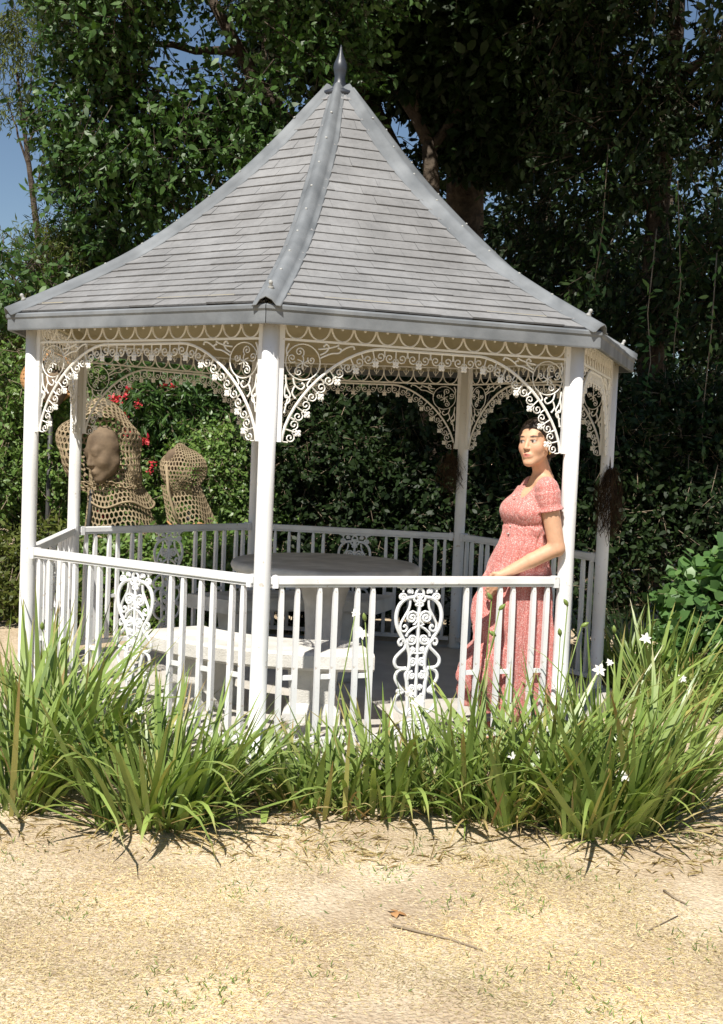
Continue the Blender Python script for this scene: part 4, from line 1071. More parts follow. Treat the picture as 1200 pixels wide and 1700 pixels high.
# fallen twigs and a curled leaf on the lawn
def twig_on_lawn(pts, r, label, name='fallen_twig'):
    P3 = [gpt(*q)+np.array([0, 0, r+.006]) for q in pts]; b0 = P3[0]
    mb = MB(); mb.tube([p-b0 for p in P3], [r*(1-.5*i/(len(P3)-1)) for i in range(len(P3))], 6)
    o = mb.build(name, M['twig'], None, True); o.location = Vector(b0); tag(o, label, 'twig', 'twigs lying on the lawn')
twig_on_lawn([(652, 1540), (700, 1552), (745, 1567), (800, 1590)], .005, 'long thin twig lying on the dry lawn in the middle foreground')
twig_on_lawn([(1102, 1478), (1122, 1492), (1140, 1500)], .005, 'short twig lying on the lawn near the right edge')
twig_on_lawn([(1075, 1550), (1100, 1535), (1125, 1522)], .003, 'very thin twig on the lawn right of the long one')
p = gpt(658, 1520)
V, F = leaf_geo(np.array([[0, 0, .012], [.004, 0, .014], [-.01, .006, .012]]), np.array([[1, .2, .1], [-.6, .6, .3], [.2, -1, .4]]), np.array([[0, 0, 1.], [.3, 0, 1], [0, -.4, 1]]), np.array([.045, .04, .035]), .03, 'leaf', .5)
lf = ob('curled_leaf', np_mesh(V, F, M['rust_orange'])); lf.location = Vector(p); tag(lf, 'curled brown dead leaf on the lawn above the long twig', 'leaf')

# ================================================================== SDF TOOLS
class Vox:
    def __init__(s, lo, hi, h):
        s.lo = np.array(lo, float); s.h = h; s.n = np.ceil((np.array(hi)-s.lo)/h).astype(int)+1
        s.F = np.full(s.n, 0.08, np.float32)
    def win(s, lo, hi, pad):
        a = np.clip(np.floor((np.array(lo)-pad-s.lo)/s.h).astype(int), 0, s.n-1)
        b_ = np.clip(np.ceil((np.array(hi)+pad-s.lo)/s.h).astype(int)+1, 1, s.n)
        sl = tuple(slice(i, j) for i, j in zip(a, b_))
        g = np.meshgrid(*[s.lo[i]+s.h*np.arange(a[i], b_[i]) for i in range(3)], indexing='ij')
        return sl, np.stack(g, -1)
    def comb(s, sl, d, k, mode):
        a = s.F[sl]; d = d.astype(np.float32)
        if mode == 'sub':
            h = np.clip(0.5-0.5*(a+d)/k, 0, 1); s.F[sl] = a*(1-h)-d*h+k*h*(1-h)
        else:
            h = np.clip(0.5+0.5*(a-d)/k, 0, 1); s.F[sl] = a*(1-h)+d*h-k*h*(1-h)
    def capsule(s, p, q, r0, r1=None, k=0.01, mode='add'):
        p, q = np.array(p, float), np.array(q, float); r1 = r0 if r1 is None else r1
        R = max(r0, r1); sl, X = s.win(np.minimum(p, q), np.maximum(p, q), R+0.03+k)
        pa = X-p; ba = q-p; t = np.clip((pa@ba)/max(ba@ba, 1e-12), 0, 1)
        d = np.linalg.norm(pa-t[..., None]*ba, axis=-1)-(r0+(r1-r0)*t); s.comb(sl, d, k, mode)
    def ell(s, c, ax, rad, k=0.01, mode='add'):
        """ax: 3x3 rows are the ellipsoid axes"""
        c = np.array(c, float); rad = np.array(rad, float); ax = np.array(ax, float)
        R = rad.max(); sl, X = s.win(c, c, R+0.03+k)
        q = (X-c)@ax.T; k0 = np.linalg.norm(q/rad, axis=-1); k1 = np.linalg.norm(q/rad**2, axis=-1)
        d = np.where(k1 > 1e-6, k0*(k0-1)/np.maximum(k1, 1e-6), -rad.min()); s.comb(sl, d, k, mode)
    def field(s, fn, lo, hi, k=0.01, mode='add'):
        sl, X = s.win(lo, hi, 0.02); s.comb(sl, fn(X), k, mode)
    def mesh(s, smooth=2):
        F = s.F; n = np.array(F.shape); S = F < 0
        c = np.zeros(n-1, np.int8)
        for dx in (0, 1):
            for dy in (0, 1):
                for dz in (0, 1): c += S[dx:n[0]-1+dx, dy:n[1]-1+dy, dz:n[2]-1+dz]
        act = np.argwhere((c > 0) & (c < 8)); idx = -np.ones(n-1, np.int64); idx[tuple(act.T)] = np.arange(len(act))
        P = np.zeros((len(act), 3)); cnt = np.zeros(len(act))
        for ax in range(3):
            o1, o2 = [a for a in range(3) if a != ax]
            for u in (0, 1):
                for v in (0, 1):
                    a = act.copy(); a[:, o1] += u; a[:, o2] += v; b_ = a.copy(); b_[:, ax] += 1
                    fa, fb = F[tuple(a.T)], F[tuple(b_.T)]; m = (fa < 0) != (fb < 0)
                    t = fa/np.where(m, fa-fb, 1); pt = a.astype(float); pt[:, ax] += t
                    P[m] += pt[m]; cnt[m] += 1
        P /= cnt[:, None]
        Q = []
        for ax in range(3):
            o1, o2 = [(1, 2), (2, 0), (0, 1)][ax]
            A = [slice(None)]*3; B = [slice(None)]*3; A[ax] = slice(0, n[ax]-1); B[ax] = slice(1, n[ax])
            m = S[tuple(A)] != S[tuple(B)]
            e = np.argwhere(m); e = e[(e[:, o1] > 0) & (e[:, o2] > 0) & (e[:, o1] < n[o1]-1) & (e[:, o2] < n[o2]-1)]
            ins = S[tuple(e.T)]
            def cell(d1, d2):
                q = e.copy(); q[:, o1] -= d1; q[:, o2] -= d2; return idx[tuple(q.T)]
            q = np.stack([cell(1, 1), cell(0, 1), cell(0, 0), cell(1, 0)], -1)
            q[~ins] = q[~ins][:, ::-1]; Q.append(q)
        Q = np.concatenate(Q); Q = Q[(Q >= 0).all(1)]
        V = s.lo+P*s.h
        for _ in range(smooth):
            acc = np.zeros_like(V); ct = np.zeros(len(V))
            for a, b_ in ((0, 1), (1, 2), (2, 3), (3, 0)):
                np.add.at(acc, Q[:, a], V[Q[:, b_]]); np.add.at(ct, Q[:, a], 1)
                np.add.at(acc, Q[:, b_], V[Q[:, a]]); np.add.at(ct, Q[:, b_], 1)
            V = V*0.5+0.5*acc/np.maximum(ct, 1)[:, None]
        return V, Q
class Frame:
    """head / body frame: lat = the figure's left, fwd = where it faces"""
    def __init__(s, o, theta, tilt=0.0, roll=0.0, sc=1.0):
        th = math.radians(theta); s.o = np.array(o, float); s.sc = sc
        fwd = np.array([-math.sin(th), -math.cos(th), 0]); lat = np.array([math.cos(th), -math.sin(th), 0]); up = np.array([0, 0, 1.])
        t = math.radians(tilt); fwd, up = fwd*math.cos(t)+up*math.sin(t), up*math.cos(t)-fwd*math.sin(t)
        r = math.radians(roll); lat, up = lat*math.cos(r)+up*math.sin(r), up*math.cos(r)-lat*math.sin(r)
        s.lat, s.fwd, s.up = lat, fwd, up
    def __call__(s, l, f, u): return s.o+(s.lat*l+s.fwd*f+s.up*u)*s.sc
    def ax(s): return np.array([s.lat, s.fwd, s.up])
    def loc(s, X): return ((X-s.o)@s.ax().T)/s.sc
def head_sdf(V, H, ears=True):
    s = H.sc; A = H.ax()
    V.ell(H(0, -.014, .034), A, np.array([.073, .092, .084])*s, .01*s)
    V.ell(H(0, .022, -.030), A, np.array([.057, .062, .080])*s, .03*s)
    for e in (-1, 1):
        V.capsule(H(e*.047, .0, -.048), H(e*.013, .060, -.097), .018*s, .016*s, .03*s)
        V.ell(H(e*.036, .050, -.026), A, np.array([.026, .026, .028])*s, .025*s)
    V.ell(H(0, .067, -.101), A, np.array([.021, .017, .016])*s, .016*s)
    V.capsule(H(-.034, .071, .026), H(.034, .071, .026), .012*s, k=.018*s)
    for e in (-1, 1):
        V.ell(H(e*.031, .095, .003), A, np.array([.017, .016, .0115])*s, .008*s, 'sub')
        V.ell(H(e*.031, .0715, .003), A, np.array([.0135, .0125, .0115])*s, .003*s)
        V.capsule(H(e*.018, .0835, .0105), H(e*.044, .0765, .0095), .0038*s, k=.004*s)
    V.capsule(H(0, .081, .012), H(0, .099, -.030), .0075*s, .0105*s, .009*s)
    for e in (-1, 1): V.ell(H(e*.0105, .090, -.034), A, np.array([.0075, .010, .007])*s, .005*s)
    V.ell(H(0, .078, -.066), A, np.array([.026, .014, .017])*s, .012*s)
    V.capsule(H(-.017, .0855, -.0615), H(.0, .0915, -.0595), .0045*s, .0062*s, .004*s); V.capsule(H(.017, .0855, -.0615), H(.0, .0915, -.0595), .0045*s, .0062*s, .004*s)
    V.capsule(H(-.013, .0855, -.0725), H(.013, .0855, -.0725), .0068*s, k=.004*s)
    V.capsule(H(-.020, .0945, -.0668), H(.020, .0945, -.0668), .0022*s, k=.003*s, mode='sub')
    if ears:
        for e in (-1, 1):
            V.ell(H(e*.072, -.006, -.004), A, np.array([.009, .018, .030])*s, .006*s)
            V.ell(H(e*.083, .000, -.004), A, np.array([.007, .009, .016])*s, .004*s, 'sub')

# ================================================================== MESH-METAL FIGURES
def ico_dual(sub):
    bm = bmesh.new(); bmesh.ops.create_icosphere(bm, subdivisions=sub, radius=1.0)
    fc = {f.index: np.array(f.calc_center_median()) for f in bm.faces}; cells = []
    for v in bm.verts:
        n = np.array(v.co); pts = [fc[f.index] for f in v.link_faces]
        a = np.cross(n, [0.3, 0.5, 0.81]); a /= np.linalg.norm(a); b_ = np.cross(n, a)
        pts.sort(key=lambda p: math.atan2(np.dot(p, b_), np.dot(p, a))); cells.append((n, pts))
    bm.free(); return cells
DUAL5, DUAL4 = ico_dual(5), ico_dual(4)
def comb_mesh(cells, fn, keep, web=0.36):
    """honeycomb web: each kept cell becomes a ring; fn maps a direction to a point"""
    V = []; Fq = []
    for n, pts in cells:
        if not keep(n): continue
        k = len(pts); b0 = len(V)
        for p in pts: V.append(fn(p/np.linalg.norm(p)))
        for p in pts:
            q = p*(1-web)+n*web; V.append(fn(q/np.linalg.norm(q)))
        for i in range(k): Fq.append((b0+i, b0+(i+1) % k, b0+k+(i+1) % k, b0+k+i))
    return np.array(V), Fq
def hex_sheet(fn, nu, nv, web=0.36):
    """fn(u,v) u,v in 0..1; nu cells around, nv rows"""
    V = []; Fq = []
    for j in range(nv):
        for i in range(nu):
            cu, cv = i+0.5*(j % 2)+.5, j+0.5; b0 = len(V)
            cor = [(cu+0.577*math.sin(k*PI/3), cv+0.667*math.cos(k*PI/3)) for k in range(6)]
            for x, y in cor: V.append(fn(min(x/nu, 1.0), min(max(y/nv, 0), 1)))
            for x, y in cor:
                x, y = x*(1-web)+cu*web, y*(1-web)+cv*web; V.append(fn(min(x/nu, 1.0), min(max(y/nv, 0), 1)))
            for k in range(6): Fq.append((b0+k, b0+(k+1) % 6, b0+6+(k+1) % 6, b0+6+k))
    return np.array(V), Fq
def web_part(name, g, mat, root, th=0.008):
    V, Fq = g
    o = ob(name, mesh(V-np.array(root.location), Fq, mat, False, name), root, True)
    m = o.modifiers.new('thickness', 'SOLIDIFY'); m.thickness = th; m.offset = 0
    tag(o, kind='stuff'); return o
def rim(root, pts, r, mat, name='rim'):
    mb = MB(); mb.tube([np.array(p)-np.array(root.location) for p in pts], r, 6); return mb.build(name, mat, root, True, True)
def face_part(root, H, mat, cut=None, name='face', h=0.012):
    R = 0.16*H.sc; V = Vox(H.o-R, H.o+R, h); head_sdf(V, H, False)
    if cut is not None: V.field(lambda X: cut(H.loc(X))*H.sc, H.o-R, H.o+R, 0.01, 'sub')
    v, q = V.mesh(2); return ob(name, np_mesh(v-np.array(root.location), [q], mat, True), root, True)
# large head in a hood of mesh
YS = 2.75; c0 = W(168, 748, YS)
s1 = empty('mesh_head_sculpture', (c0[0], YS, GZ)); tag(s1, 'large brown metal head wrapped in honeycomb mesh, seen between the two left posts', 'sculpture', 'mesh-metal head sculptures')
H1 = Frame(W(176, 752, YS-.15), 42, -14, 6, 1.9)
face_part(s1, H1, M['rust_face'], lambda q: q[..., 1]+0.03)
cc = W(168, 742, YS); hr = np.array([.34, .31, .37])
def hood(n):
    wob = 1+0.06*math.sin(5*n[0]+2*n[2])+0.05*math.sin(7*n[2]+3*n[1])
    return cc+n*hr*wob+np.array([0.10*max(-n[2], 0), -.02, -0.05*max(-n[2], 0)])
web_part('mesh_hood', comb_mesh(DUAL4, hood, lambda n: not (n[1] < -0.35 and abs(n[0]-.03) < 0.62 and -0.7 < n[2] < 0.62) and n[2] > -.8, .27), M['rust'], s1)
def drape(top, bot, rt, rb, a0, a1, pw=1.6, ripple=0.05):
    top, bot = np.array(top), np.array(bot)
    def fn(u, v):
        a = a0+(a1-a0)*u; w = v**pw; r = (rt+(rb-rt)*w)*(1+ripple*math.sin(5*a)*v)
        c = top+(bot-top)*v; return c+np.array([r*math.sin(a), -r*0.75*math.cos(a), 0.03*math.sin(4*a)*v])
    return fn
d1 = drape(W(182, 770, YS), W(200, 836, YS), .17, .27, -2.2, 2.2, 1.15, .04); web_part('mesh_collar', hex_sheet(d1, 32, 8, .24), M['rust'], s1)
rim(s1, [d1(u, 1) for u in np.linspace(0, 1, 40)], .010, M['rust'])
d2 = drape(W(190, 812, YS), W(202, 884, YS), .22, .31, -2.4, 2.4, 1.2, .04); web_part('mesh_bust', hex_sheet(d2, 34, 8, .24), M['rust'], s1)
rim(s1, [d2(u, 1) for u in np.linspace(0, 1, 40)], .010, M['rust'])
rim(s1, [W(178, 790, YS), W(152, 815, YS-.1), W(148, 860, YS-.16), (c0[0]-.1, YS-.12, .35), (c0[0]-.06, YS-.05, GZ)], .020, M['pole'], 'support_pole')
# small veiled figure
YS = 2.75; c0 = W(310, 800, YS)
s2 = empty('mesh_figure_sculpture', (c0[0], YS, GZ)); tag(s2, 'smaller upright honeycomb-mesh figure right of the large mesh head', 'sculpture', 'mesh-metal head sculptures')
cc2 = W(306, 785, YS); hr2 = np.array([.175, .20, .26])
def hood2(n):
    w = 1+0.10*math.sin(4*n[2]+1)+0.06*math.sin(6*n[0]+3*n[2])
    return cc2+n*hr2*w+np.array([-.02*n[2]-.05*max(-n[2], 0)+0.05*max(-n[2], 0)**2, 0, 0])
web_part('mesh_veil', comb_mesh(DUAL4, hood2, lambda n: n[2] > -.80 and not (n[0] > .45 and n[1] < -.2 and -.6 < n[2] < .15), .28), M['rust'], s2, .006)
d3 = drape(W(300, 806, YS), W(318, 872, YS), .165, .205, -1.3, 2.6, 1.2, .06); web_part('mesh_skirt', hex_sheet(d3, 22, 8, .24), M['rust'], s2, .006)
rim(s2, [d3(u, 1) for u in np.linspace(0, 1, 30)], .009, M['rust_orange'])
rim(s2, [W(276, 770, YS-.17), W(279, 815, YS-.18), W(288, 850, YS-.17), W(303, 880, YS-.15)], .013, M['rust'], 'edge_band')
H2 = Frame(W(288, 765, YS-.08), 60, 0, 0, .9)
face_part(s2, H2, M['rust_face'])
rim(s2, [W(312, 850, YS), (c0[0]+.03, YS, GZ)], .022, M['pole'], 'support_pole')
# raised head behind the left front post
YS = 3.0; c0 = W(84, 632, YS)
s3 = empty('mesh_head_sculpture', (c0[0], YS, GZ)); tag(s3, 'orange-brown metal head raised on a pole, half hidden by the leftmost post', 'sculpture', 'mesh-metal head sculptures')
face_part(s3, Frame(W(90, 645, YS-.08), -15, 0, 0, 1.35), M['rust_face'])
cc3 = W(84, 625, YS); hr3 = np.array([.235, .22, .24])
web_part('mesh_hood', comb_mesh(DUAL4, lambda n: cc3+n*hr3*(1+.06*math.sin(5*n[2]+4*n[0])), lambda n: not (n[1] < -.3 and n[0] > -.35 and n[2] < .45) and n[2] > -.85, .52), M['rust_orange'], s3)
rim(s3, [W(84, 690, YS), (c0[0], YS, GZ)], .022, M['pole'], 'support_pole')

# ================================================================== HANGING DRIED BUNDLES
def bundle(top, bot, rad, label, n, seed):
    rng = np.random.default_rng(seed); top, bot = np.array(top), np.array(bot)
    root = empty('hanging_dried_bundle', tuple(top)); tag(root, label, 'dried bundle', 'dried plant bundles hung on the rear posts')
    L = np.linalg.norm(top-bot); hd = top*0.72+bot*0.28
    mb = MB(); mb.tube([top-top, hd-top], .006, 6); mb.build('cord', M['fibre'], root, True, True)
    V = []; FQ = []; ns = 5
    for k in range(n):
        a = rng.uniform(0, 2*PI); rr = rad*math.sqrt(rng.random()); e = rng.uniform(.55, 1.15); p = hd-top+rng.normal(size=3)*.012
        w = np.array([rng.normal(), rng.normal(), 0]); w /= np.linalg.norm(w); b0 = len(V); th = .0016
        for q in range(ns+1):
            t = q/ns; prof = math.sin(PI*min(t*.72+.08, 1))
            pt = p+np.array([math.sin(a)*rr*prof, -math.cos(a)*rr*prof, -(L*.72)*e*t])+rng.normal(size=3)*.035*t
            V += [pt-w*th, pt+w*th]
        for q in range(ns): FQ.append((b0+2*q, b0+2*q+1, b0+2*q+3, b0+2*q+2))
    o = ob('fibres', mesh(V, FQ, M['fibre']), root, True); tag(o, kind='stuff')
P5 = pol(ANG[4], RP); P4 = pol(ANG[3], RP)
bundle(W(752, 735, P5.y-.03), W(744, 812, P5.y-.05), .085, 'dry brown plant bundle hanging on the rear post left of the woman', 150, 1)
bundle(W(1012, 742, P4.y-.03), W(1014, 880, P4.y-.05), .08, 'large shaggy brown bundle hanging on the right rear post', 300, 2)
# ================================================================== THE WOMAN
Y0 = -1.15
def B(px, py, lat=0.0): return W(px, py, Y0-0.866*lat)
foot_c = B(838, 1232); FLOOR = 0.0
body_f = Frame((0, 0, 0), 60)
lo = np.array([0.42, -1.50, -0.002]); hi = np.array([1.32, -0.72, 1.72])
VB = Vox(lo, hi, 0.0042)
HC = B(889, 736, 0.05); HEAD = Frame(HC, 38, 3, 3, 1.0)
head_sdf(VB, HEAD)
nb = B(899, 792, 0.0)
VB.capsule(HEAD(0, -.024, -.055), nb+np.array([.012, .0, -.01]), .041, .047, .014)
# shoulders, chest, torso, hips
sl_, sr_ = B(908, 812, .150), B(884, 809, -.150)
VB.capsule(sl_, nb+np.array([0, 0, -.035]), .048, .055, .03); VB.capsule(sr_, nb+np.array([0, 0, -.035]), .048, .055, .03)
def ring_ell(c, a, b_, hz, k): VB.ell(c, np.array([body_f.lat, body_f.fwd, [0, 0, 1]]), (b_, a, hz), k)
ring_ell(B(882, 842), .088, .145, .11, .03); ring_ell(B(868, 900), .082, .118, .12, .04); ring_ell(B(860, 955, -.03), .10, .135, .11, .04)
for e in (-1, 1): VB.ell(B(882, 846)+body_f.fwd*.070+body_f.lat*e*.066, np.eye(3), (.052, .052, .052), .03)
# legs: thighs, shins, feet
KL, KR = B(856, 1090, .01), B(838, 1092, -.11)
AL, AR = B(858, 1210, .02), B(829, 1216, -.07)
for hp, kn, an in ((B(862, 975, .035), KL, AL), (B(856, 975, -.10), KR, AR)):
    VB.capsule(hp, kn, .070, .052, .03); VB.capsule(kn, kn*.65+an*.35, .050, .053, .02); VB.capsule(kn*.65+an*.35, an, .052, .032, .02)
    an0 = an.copy()
    heel = np.array([an[0]+.03, an[1]+.01, .030]); ball = np.array([an[0]-.115, an[1]-.055, .022]); toe = np.array([an[0]-.155, an[1]-.075, .016])
    VB.capsule(an, heel, .034, .029, .02); VB.capsule(np.array([an[0], an[1], .05]), ball, .034, .026, .02)
    for t in range(5):
        o_ = body_f.lat*(t-2)*.016
        VB.capsule(ball+o_, toe+o_+body_f.fwd*(-.006*abs(t-1)), .012, .009, .006)
# arms: left one bent across to the skirt, right one hanging on the far side
EL = B(924, 910, .150); WL = B(832, 955, .140)
VB.capsule(sl_, EL, .049, .040, .012); VB.capsule(EL, EL*.55+WL*.45, .040, .036, .012); VB.capsule(EL*.55+WL*.45, WL, .036, .024, .01)
def hand(wr, d, side, palm_n, curl):
    """wr wrist, d finger direction, side = towards the thumb, palm_n = palm normal"""
    d, side, palm_n = unit(np.array(d, float)), unit(np.array(side, float)), unit(np.array(palm_n, float))
    pc = wr+d*.075
    for s_ in (-.026, -.009, .009, .026): VB.capsule(wr+d*.018+side*s_*.6, pc+side*s_, .014, .012, .008)
    for k_, (s_, L) in enumerate(((.028, .068), (.010, .076), (-.009, .070), (-.027, .056))):
        p = pc+side*s_; a = 0.25
        for seg in range(3):
            q = p+(d*math.cos(a)+palm_n*math.sin(a))*L*(.45, .32, .26)[seg]
            VB.capsule(p, q, .0088-.0007*seg, .0082-.0009*seg, .003); p = q; a += curl
    p = wr+d*.022+side*.026
    for seg, L in enumerate((.038, .032, .026)):
        q = p+(d*(.62+.1*seg)+side*(.62-.35*seg)+palm_n*.32)*L; VB.capsule(p, q, .0115-.0012*seg, .0105-.0012*seg, .004); p = q
hand(WL, B(808, 990, .145)-WL, (-.25, -.2, .9), (.1, .95, -.1), .55)
ER = B(872, 915, -.20); WR = B(834, 962, -.10)
VB.capsule(sr_, ER, .046, .038, .012); VB.capsule(ER, WR, .038, .024, .01)
hand(WR, B(824, 985, .02)-WR, (-.6, .3, .5), (.3, -.6, -.3), .5)
V_, Q_ = VB.mesh(1)
def skin_cols(X):
    q = HEAD.loc(X); c = np.tile(np.array([0.60, 0.345, 0.215]), (len(X), 1))
    def blend(m, col):
        nonlocal c
        m = np.clip(m, 0, 1)[:, None]; c = c*(1-m)+np.array(col)*m
    l, f, u = q.T; al = np.abs(l); front = np.clip((f-.03)/.02, 0, 1)
    blend(front*.35*np.exp(-(((al-.042)/.020)**2+((u+.030)/.018)**2)), (.62, .26, .18))
    lip = front*np.clip(1.35-(np.abs(l)/.021)**2-((u+.0662)/.0095)**2, 0, 1)*2; blend(lip*.75, (.47, .155, .12))
    brow = front*np.clip(1.25-((al-.033)/.019)**2-((u-.0245-.10*(.033-np.abs(al-.036)))/.0052)**2, 0, 1)*2; blend(brow*.9, (.06, .035, .022))
    eye = front*np.clip(1.2-((al-.031)/.0135)**2-((u-.003)/.0065)**2, 0, 1)*3; blend(eye*.9, (.55, .50, .46))
    iris = front*np.clip(1.2-((l-.031+.003)/.0062)**2-((u-.003)/.0066)**2, 0, 1)*3+front*np.clip(1.2-((l+.031+.003)/.0062)**2-((u-.003)/.0066)**2, 0, 1)*3; blend(iris, (.05, .028, .018))
    lash = front*np.clip(1.2-((al-.031)/.0155)**2-((u-.0098)/.0032)**2, 0, 1)*2; blend(lash*.85, (.05, .03, .02))
    blend(front*np.clip(1.2-((al-.0095)/.005)**2-((u+.0405)/.0028)**2, 0, 1)*1.2, (.22, .09, .06))
    return c
def skin_material():
    m, nt, b_ = new_mat('skin')
    a = nt.nodes.new('ShaderNodeAttribute'); a.attribute_name = 'skin_colour'
    n, r = noise_ramp(nt, 45, [(0.3, (.93, .93, .93)), (0.7, (1.06, 1.05, 1.05))])
    nt.links.new(mix(nt, a.outputs['Color'], r.outputs[0], 1.0, 'MULTIPLY'), b_.inputs['Base Color'])
    b_.inputs['Roughness'].default_value = .58; b_.inputs['Subsurface Weight'].default_value = .12
    b_.inputs['Subsurface Radius'].default_value = (.012, .005, .003); b_.inputs['Subsurface Scale'].default_value = .6
    return m
base_p = np.array([B(845, 1230)[0], Y0, 0.0])
me = np_mesh(V_-base_p, [Q_], skin_material(), True)
at_ = me.color_attributes.new('skin_colour', 'FLOAT_COLOR', 'POINT')
cols = np.concatenate([skin_cols(V_), np.ones((len(V_), 1))], 1).astype(np.float32); at_.data.foreach_set('color', cols.ravel())
woman = ob('person', me); woman.location = Vector(base_p)
tag(woman, 'woman in a pink-red floral dress leaning on the right front post', 'person')

# ---- dress
lat, fwd = body_f.lat, body_f.fwd
LV = [  # py, centre px, forward half depth, lateral half width, fold depth
    (1178, 848, .205, .245, .022), (1130, 844, .215, .25, .022), (1085, 848, .205, .235, .018), (1070, 851, .180, .218, .008), (1040, 852, .178, .216, .013), (1000, 854, .172, .208, .011),
    (965, 857, .152, .185, .008), (935, 861, .132, .168, .005), (905, 867, .106, .138, .003), (885, 871, .100, .132, .002), (872, 874, .097, .134, .0), (850, 878, .098, .146, .0), (828, 884, .092, .150, .0), (808, 893, .070, .135, .0)]
zs = []; cxs = []; cys = []; aa = []; bb = []; ff = []
for py, cx, a, b_, fo in LV:
    p = B(cx, py, -.045 if py > 930 else 0.0); zs.append(p[2]); cxs.append(p[0]); cys.append(p[1]); aa.append(a); bb.append(b_); ff.append(fo)
def dress_field(X):
    z = X[..., 2]; cx, cy = np.interp(z, zs, cxs), np.interp(z, zs, cys); a, b_, fo = np.interp(z, zs, aa), np.interp(z, zs, bb), np.interp(z, zs, ff)
    dx, dy = X[..., 0]-cx, X[..., 1]-cy; f = dx*fwd[0]+dy*fwd[1]; l = dx*lat[0]+dy*lat[1]
    th = np.arctan2(l/b_, f/a); r = np.sqrt((f/a)**2+(l/b_)**2)
    fold = 1.5*fo*(np.sin(9*th+2.2*np.sin(3*z*4))+.6*np.sin(17*th+5*z)+.4*np.sin(27*th-3*z))
    rad = np.minimum(a, b_)*(r-1)*.85-fold*.8
    return np.maximum(np.maximum(rad, zs[0]-z), z-zs[-1])
zs, cxs, cys, aa, bb, ff = [np.array(q) for q in (zs, cxs, cys, aa, bb, ff)]
VD = Vox(lo, np.array([1.34, -.70, 1.45]), 0.0046)
VD.field(dress_field, np.array([lo[0], lo[1], zs[0]-.02]), np.array([1.32, -.72, zs[-1]+.02]), .008)
bc = B(880, 848)
for e in (-1, 1): VD.ell(bc+fwd*.070+lat*e*.060, np.eye(3), (.060, .060, .056), .05)
VD.ell(bc+fwd*.085, np.array([lat, fwd, [0, 0, 1]]), (.060, .040, .045), .04)
# gathered seam under the bust
for k in range(26):
    th = -1.9+3.8*k/25; zc = B(876, 873)[2]+.004*math.sin(9*th); p = np.array([np.interp(zc, zs, cxs), np.interp(zc, zs, cys), zc])+fwd*.101*math.cos(th)+lat*.137*math.sin(th)
    VD.capsule(p, p+np.array([0, 0, -.035])+lat*random.uniform(-.008, .008), .005, .002, .012)
    VD.capsule(p+np.array([0, 0, .004]), p+np.array([0, 0, .022]), .004, .001, .010, 'sub')
# yoke over the shoulders and the puffed sleeves
for s_, e in ((sl_, 1), (sr_, -1)):
    VD.capsule(s_+np.array([0, 0, .004]), nb+np.array([0, 0, -.045])+lat*e*.035, .056, .052, .02)
def sleeve(s_, el):
    d = unit(el-s_); L = .092
    VD.capsule(s_+np.array([0, 0, .0]), s_+d*.045, .052, .057, .014)
    VD.capsule(s_+d*.03, s_+d*L*.75, .057, .053, .01)
    u_ = unit(np.cross(d, [0, 1, .3])); v_ = np.cross(d, u_)
    for k in range(34):
        a = 2*PI*k/34; o_ = u_*math.cos(a)+v_*math.sin(a)
        VD.capsule(s_+d*(L*.2)+o_*.056, s_+d*L+o_*.050, .007, .006, .007)
        VD.capsule(s_+d*L+o_*.050, s_+d*(L+.014)+o_*(.057+.004*(k % 2)), .0075, .006, .006)
sleeve(sl_, EL); sleeve(sr_, ER)
VD.capsule(sl_+unit(EL-sl_)*.105, sl_+unit(EL-sl_)*.2, .050, .050, .003, 'sub')
# neckline
VD.capsule(nb+np.array([0, 0, .05]), nb+np.array([0, 0, -.012]), .082, .070, .006, 'sub')
VD.capsule(nb+fwd*.05+np.array([0, 0, .02]), nb+fwd*.118+np.array([0, 0, -.092]), .060, .018, .006, 'sub')
# flounce seam ridge
for k in range(60):
    th = 2*PI*k/60; zc = B(851, 1071)[2]; p = np.array([np.interp(zc, zs, cxs), np.interp(zc, zs, cys), zc])+fwd*.184*math.cos(th)+lat*.222*math.sin(th)
    VD.capsule(p, p+np.array([0, 0, -.030])+(p-base_p)*np.array([.06, .06, 0]), .0045, .002, .02)
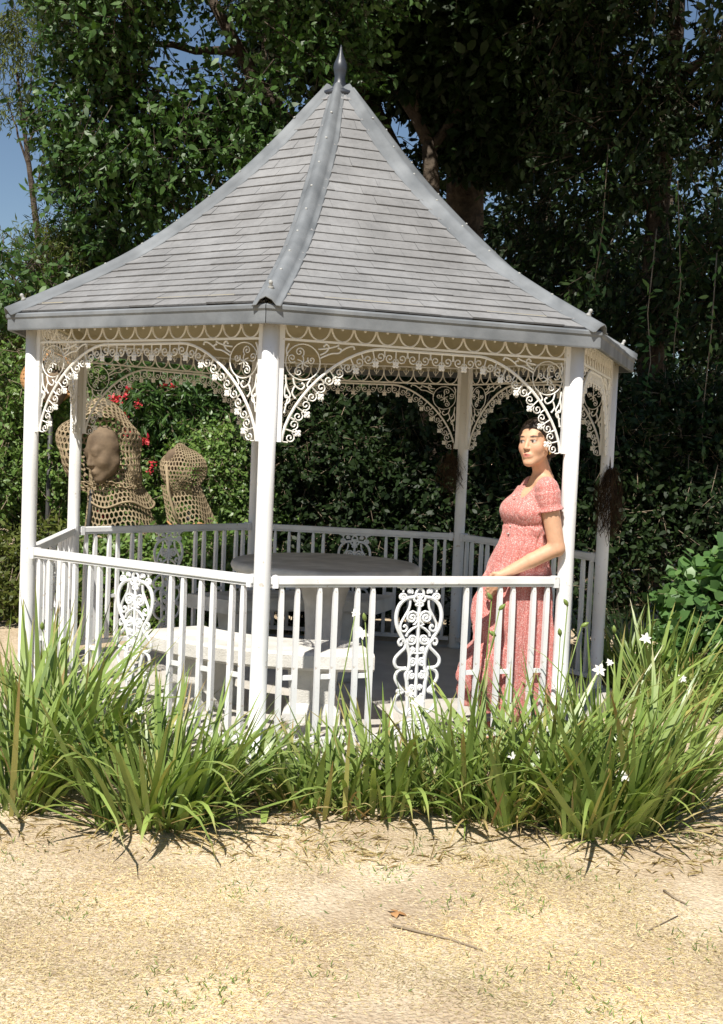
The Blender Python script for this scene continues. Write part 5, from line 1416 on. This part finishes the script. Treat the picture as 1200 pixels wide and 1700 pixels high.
# the skirt presses against the inside of the railing
rn = pol((ANG[1]+ANG[2])/2, 1.0); ap = 1.75*math.cos((ANG[2]-ANG[1])/2)-0.029
VD.field(lambda X: np.maximum(ap-(X[..., 0]*rn.x+X[..., 1]*rn.y), X[..., 2]-.87), lo, np.array([1.34, -.70, .9]), .012, 'sub')
VDm, QD = VD.mesh(1)
def dress_material():
    m, nt, b_ = new_mat('floral_dress')
    tc = nt.nodes.new('ShaderNodeTexCoord')
    v1 = nt.nodes.new('ShaderNodeTexVoronoi'); v1.inputs['Scale'].default_value = 120; nt.links.new(tc.outputs['Object'], v1.inputs['Vector'])
    r1 = nt.nodes.new('ShaderNodeValToRGB'); r1.color_ramp.elements[0].position = .22; r1.color_ramp.elements[0].color = (.78, .58, .54, 1); r1.color_ramp.elements[1].position = .42; r1.color_ramp.elements[1].color = (.52, .155, .135, 1)
    nt.links.new(v1.outputs['Distance'], r1.inputs['Fac'])
    n2, r2 = noise_ramp(nt, 210, [(.42, (.46, .115, .10)), (.60, (.68, .40, .36))], detail=3)
    c = mix(nt, r1.outputs[0], r2.outputs[0], .5)
    n4, r4 = noise_ramp(nt, 6, [(.3, (.9, .9, .9)), (.7, (1.08, 1.08, 1.08))])
    nt.links.new(mix(nt, c, r4.outputs[0], 1.0, 'MULTIPLY'), b_.inputs['Base Color']); b_.inputs['Roughness'].default_value = .85
    b_.inputs['Sheen Weight'].default_value = .15; b_.inputs['Specular IOR Level'].default_value = .2
    mp = nt.nodes.new('ShaderNodeMapping'); mp.inputs['Scale'].default_value = (1, 1, .22); nt.links.new(tc.outputs['Object'], mp.inputs['Vector'])
    n3, _ = noise_ramp(nt, 34, [(0, (0, 0, 0)), (1, (1, 1, 1))], detail=4, dist=.8, vec=mp.outputs[0]); bump(nt, b_, n3.outputs['Fac'], .8, .016)
    return m
dr = ob('dress', np_mesh(VDm-base_p, [QD], dress_material(), True), woman, True)
dr['label'] = 'pink-red floral midi dress with puffed sleeves and a flounce'
mb = MB()
for k, (px, py) in enumerate([(836, 872), (831, 884), (853, 822)]):
    z = B(px, py)[2]; c = np.array([np.interp(z, zs, cxs), np.interp(z, zs, cys), z])+fwd*(np.interp(z, zs, aa)+(.040 if py < 840 else .004))
    s = MB(); s.lathe([(.002, -.004), (.006, -.002), (.006, .002), (.002, .004)], tuple(c-base_p), 8); s.build('button', M['petal'], dr, True, True)
# ---- hair
def hair_material():
    m, nt, b_ = new_mat('dark_hair')
    tc = nt.nodes.new('ShaderNodeTexCoord'); mp = nt.nodes.new('ShaderNodeMapping'); mp.inputs['Scale'].default_value = (60, 60, 9)
    nt.links.new(tc.outputs['Object'], mp.inputs['Vector'])
    n, r = noise_ramp(nt, 3.0, [(.3, (.012, .007, .005)), (.7, (.040, .022, .014))], vec=mp.outputs[0])
    nt.links.new(r.outputs[0], b_.inputs['Base Color']); b_.inputs['Roughness'].default_value = .62
    bump(nt, b_, n.outputs['Fac'], .6, .004); return m
VH = Vox(HC-.17, HC+.16, 0.0042); A = HEAD.ax()
VH.ell(HEAD(0, -.022, .042), A, (.085, .105, .092), .01)
VH.ell(HEAD(0, -.050, -.008), A, (.078, .068, .080), .02)
def face_cut(X):
    q = HEAD.loc(X); l, f, u = q[..., 0], q[..., 1], q[..., 2]
    line = .020+.50*np.clip(u, -.02, .2)+.018*np.cos(l/.075*1.4)*np.clip(u/.05, 0, 1)-np.where(u < -.01, (-.01-u)*.9, 0)-.012*np.abs(l)/.075
    return line-f
VH.field(face_cut, HC-.17, HC+.16, .006, 'sub')
for e in (-1, 1):
    VH.capsule(HEAD(e*.068, .028, .045), HEAD(e*.079, -.010, .022), .011, .015, .012); VH.capsule(HEAD(e*.079, -.010, .022), HEAD(e*.060, -.070, -.045), .015, .022, .015)
VH.ell(HEAD(0, -.098, -.052), A, (.036, .034, .040), .015)
VH.capsule(HEAD(.004, -.095, -.075), HEAD(.03, -.075, -.125), .026, .012, .012)
v, q = VH.mesh(3); ob('hair', np_mesh(v-base_p, [q], hair_material(), True), woman, True)
s = MB(); s.tube([HEAD(.079, -.004, -.034)-base_p, HEAD(.083, -.002, -.046)-base_p, HEAD(.080, 0, -.056)-base_p], [.003, .007, .003], 8); s.build('earring', simple_mat('gold', (.75, .5, .12), (.85, .6, .2), 20, .3, 0), woman, True, True)
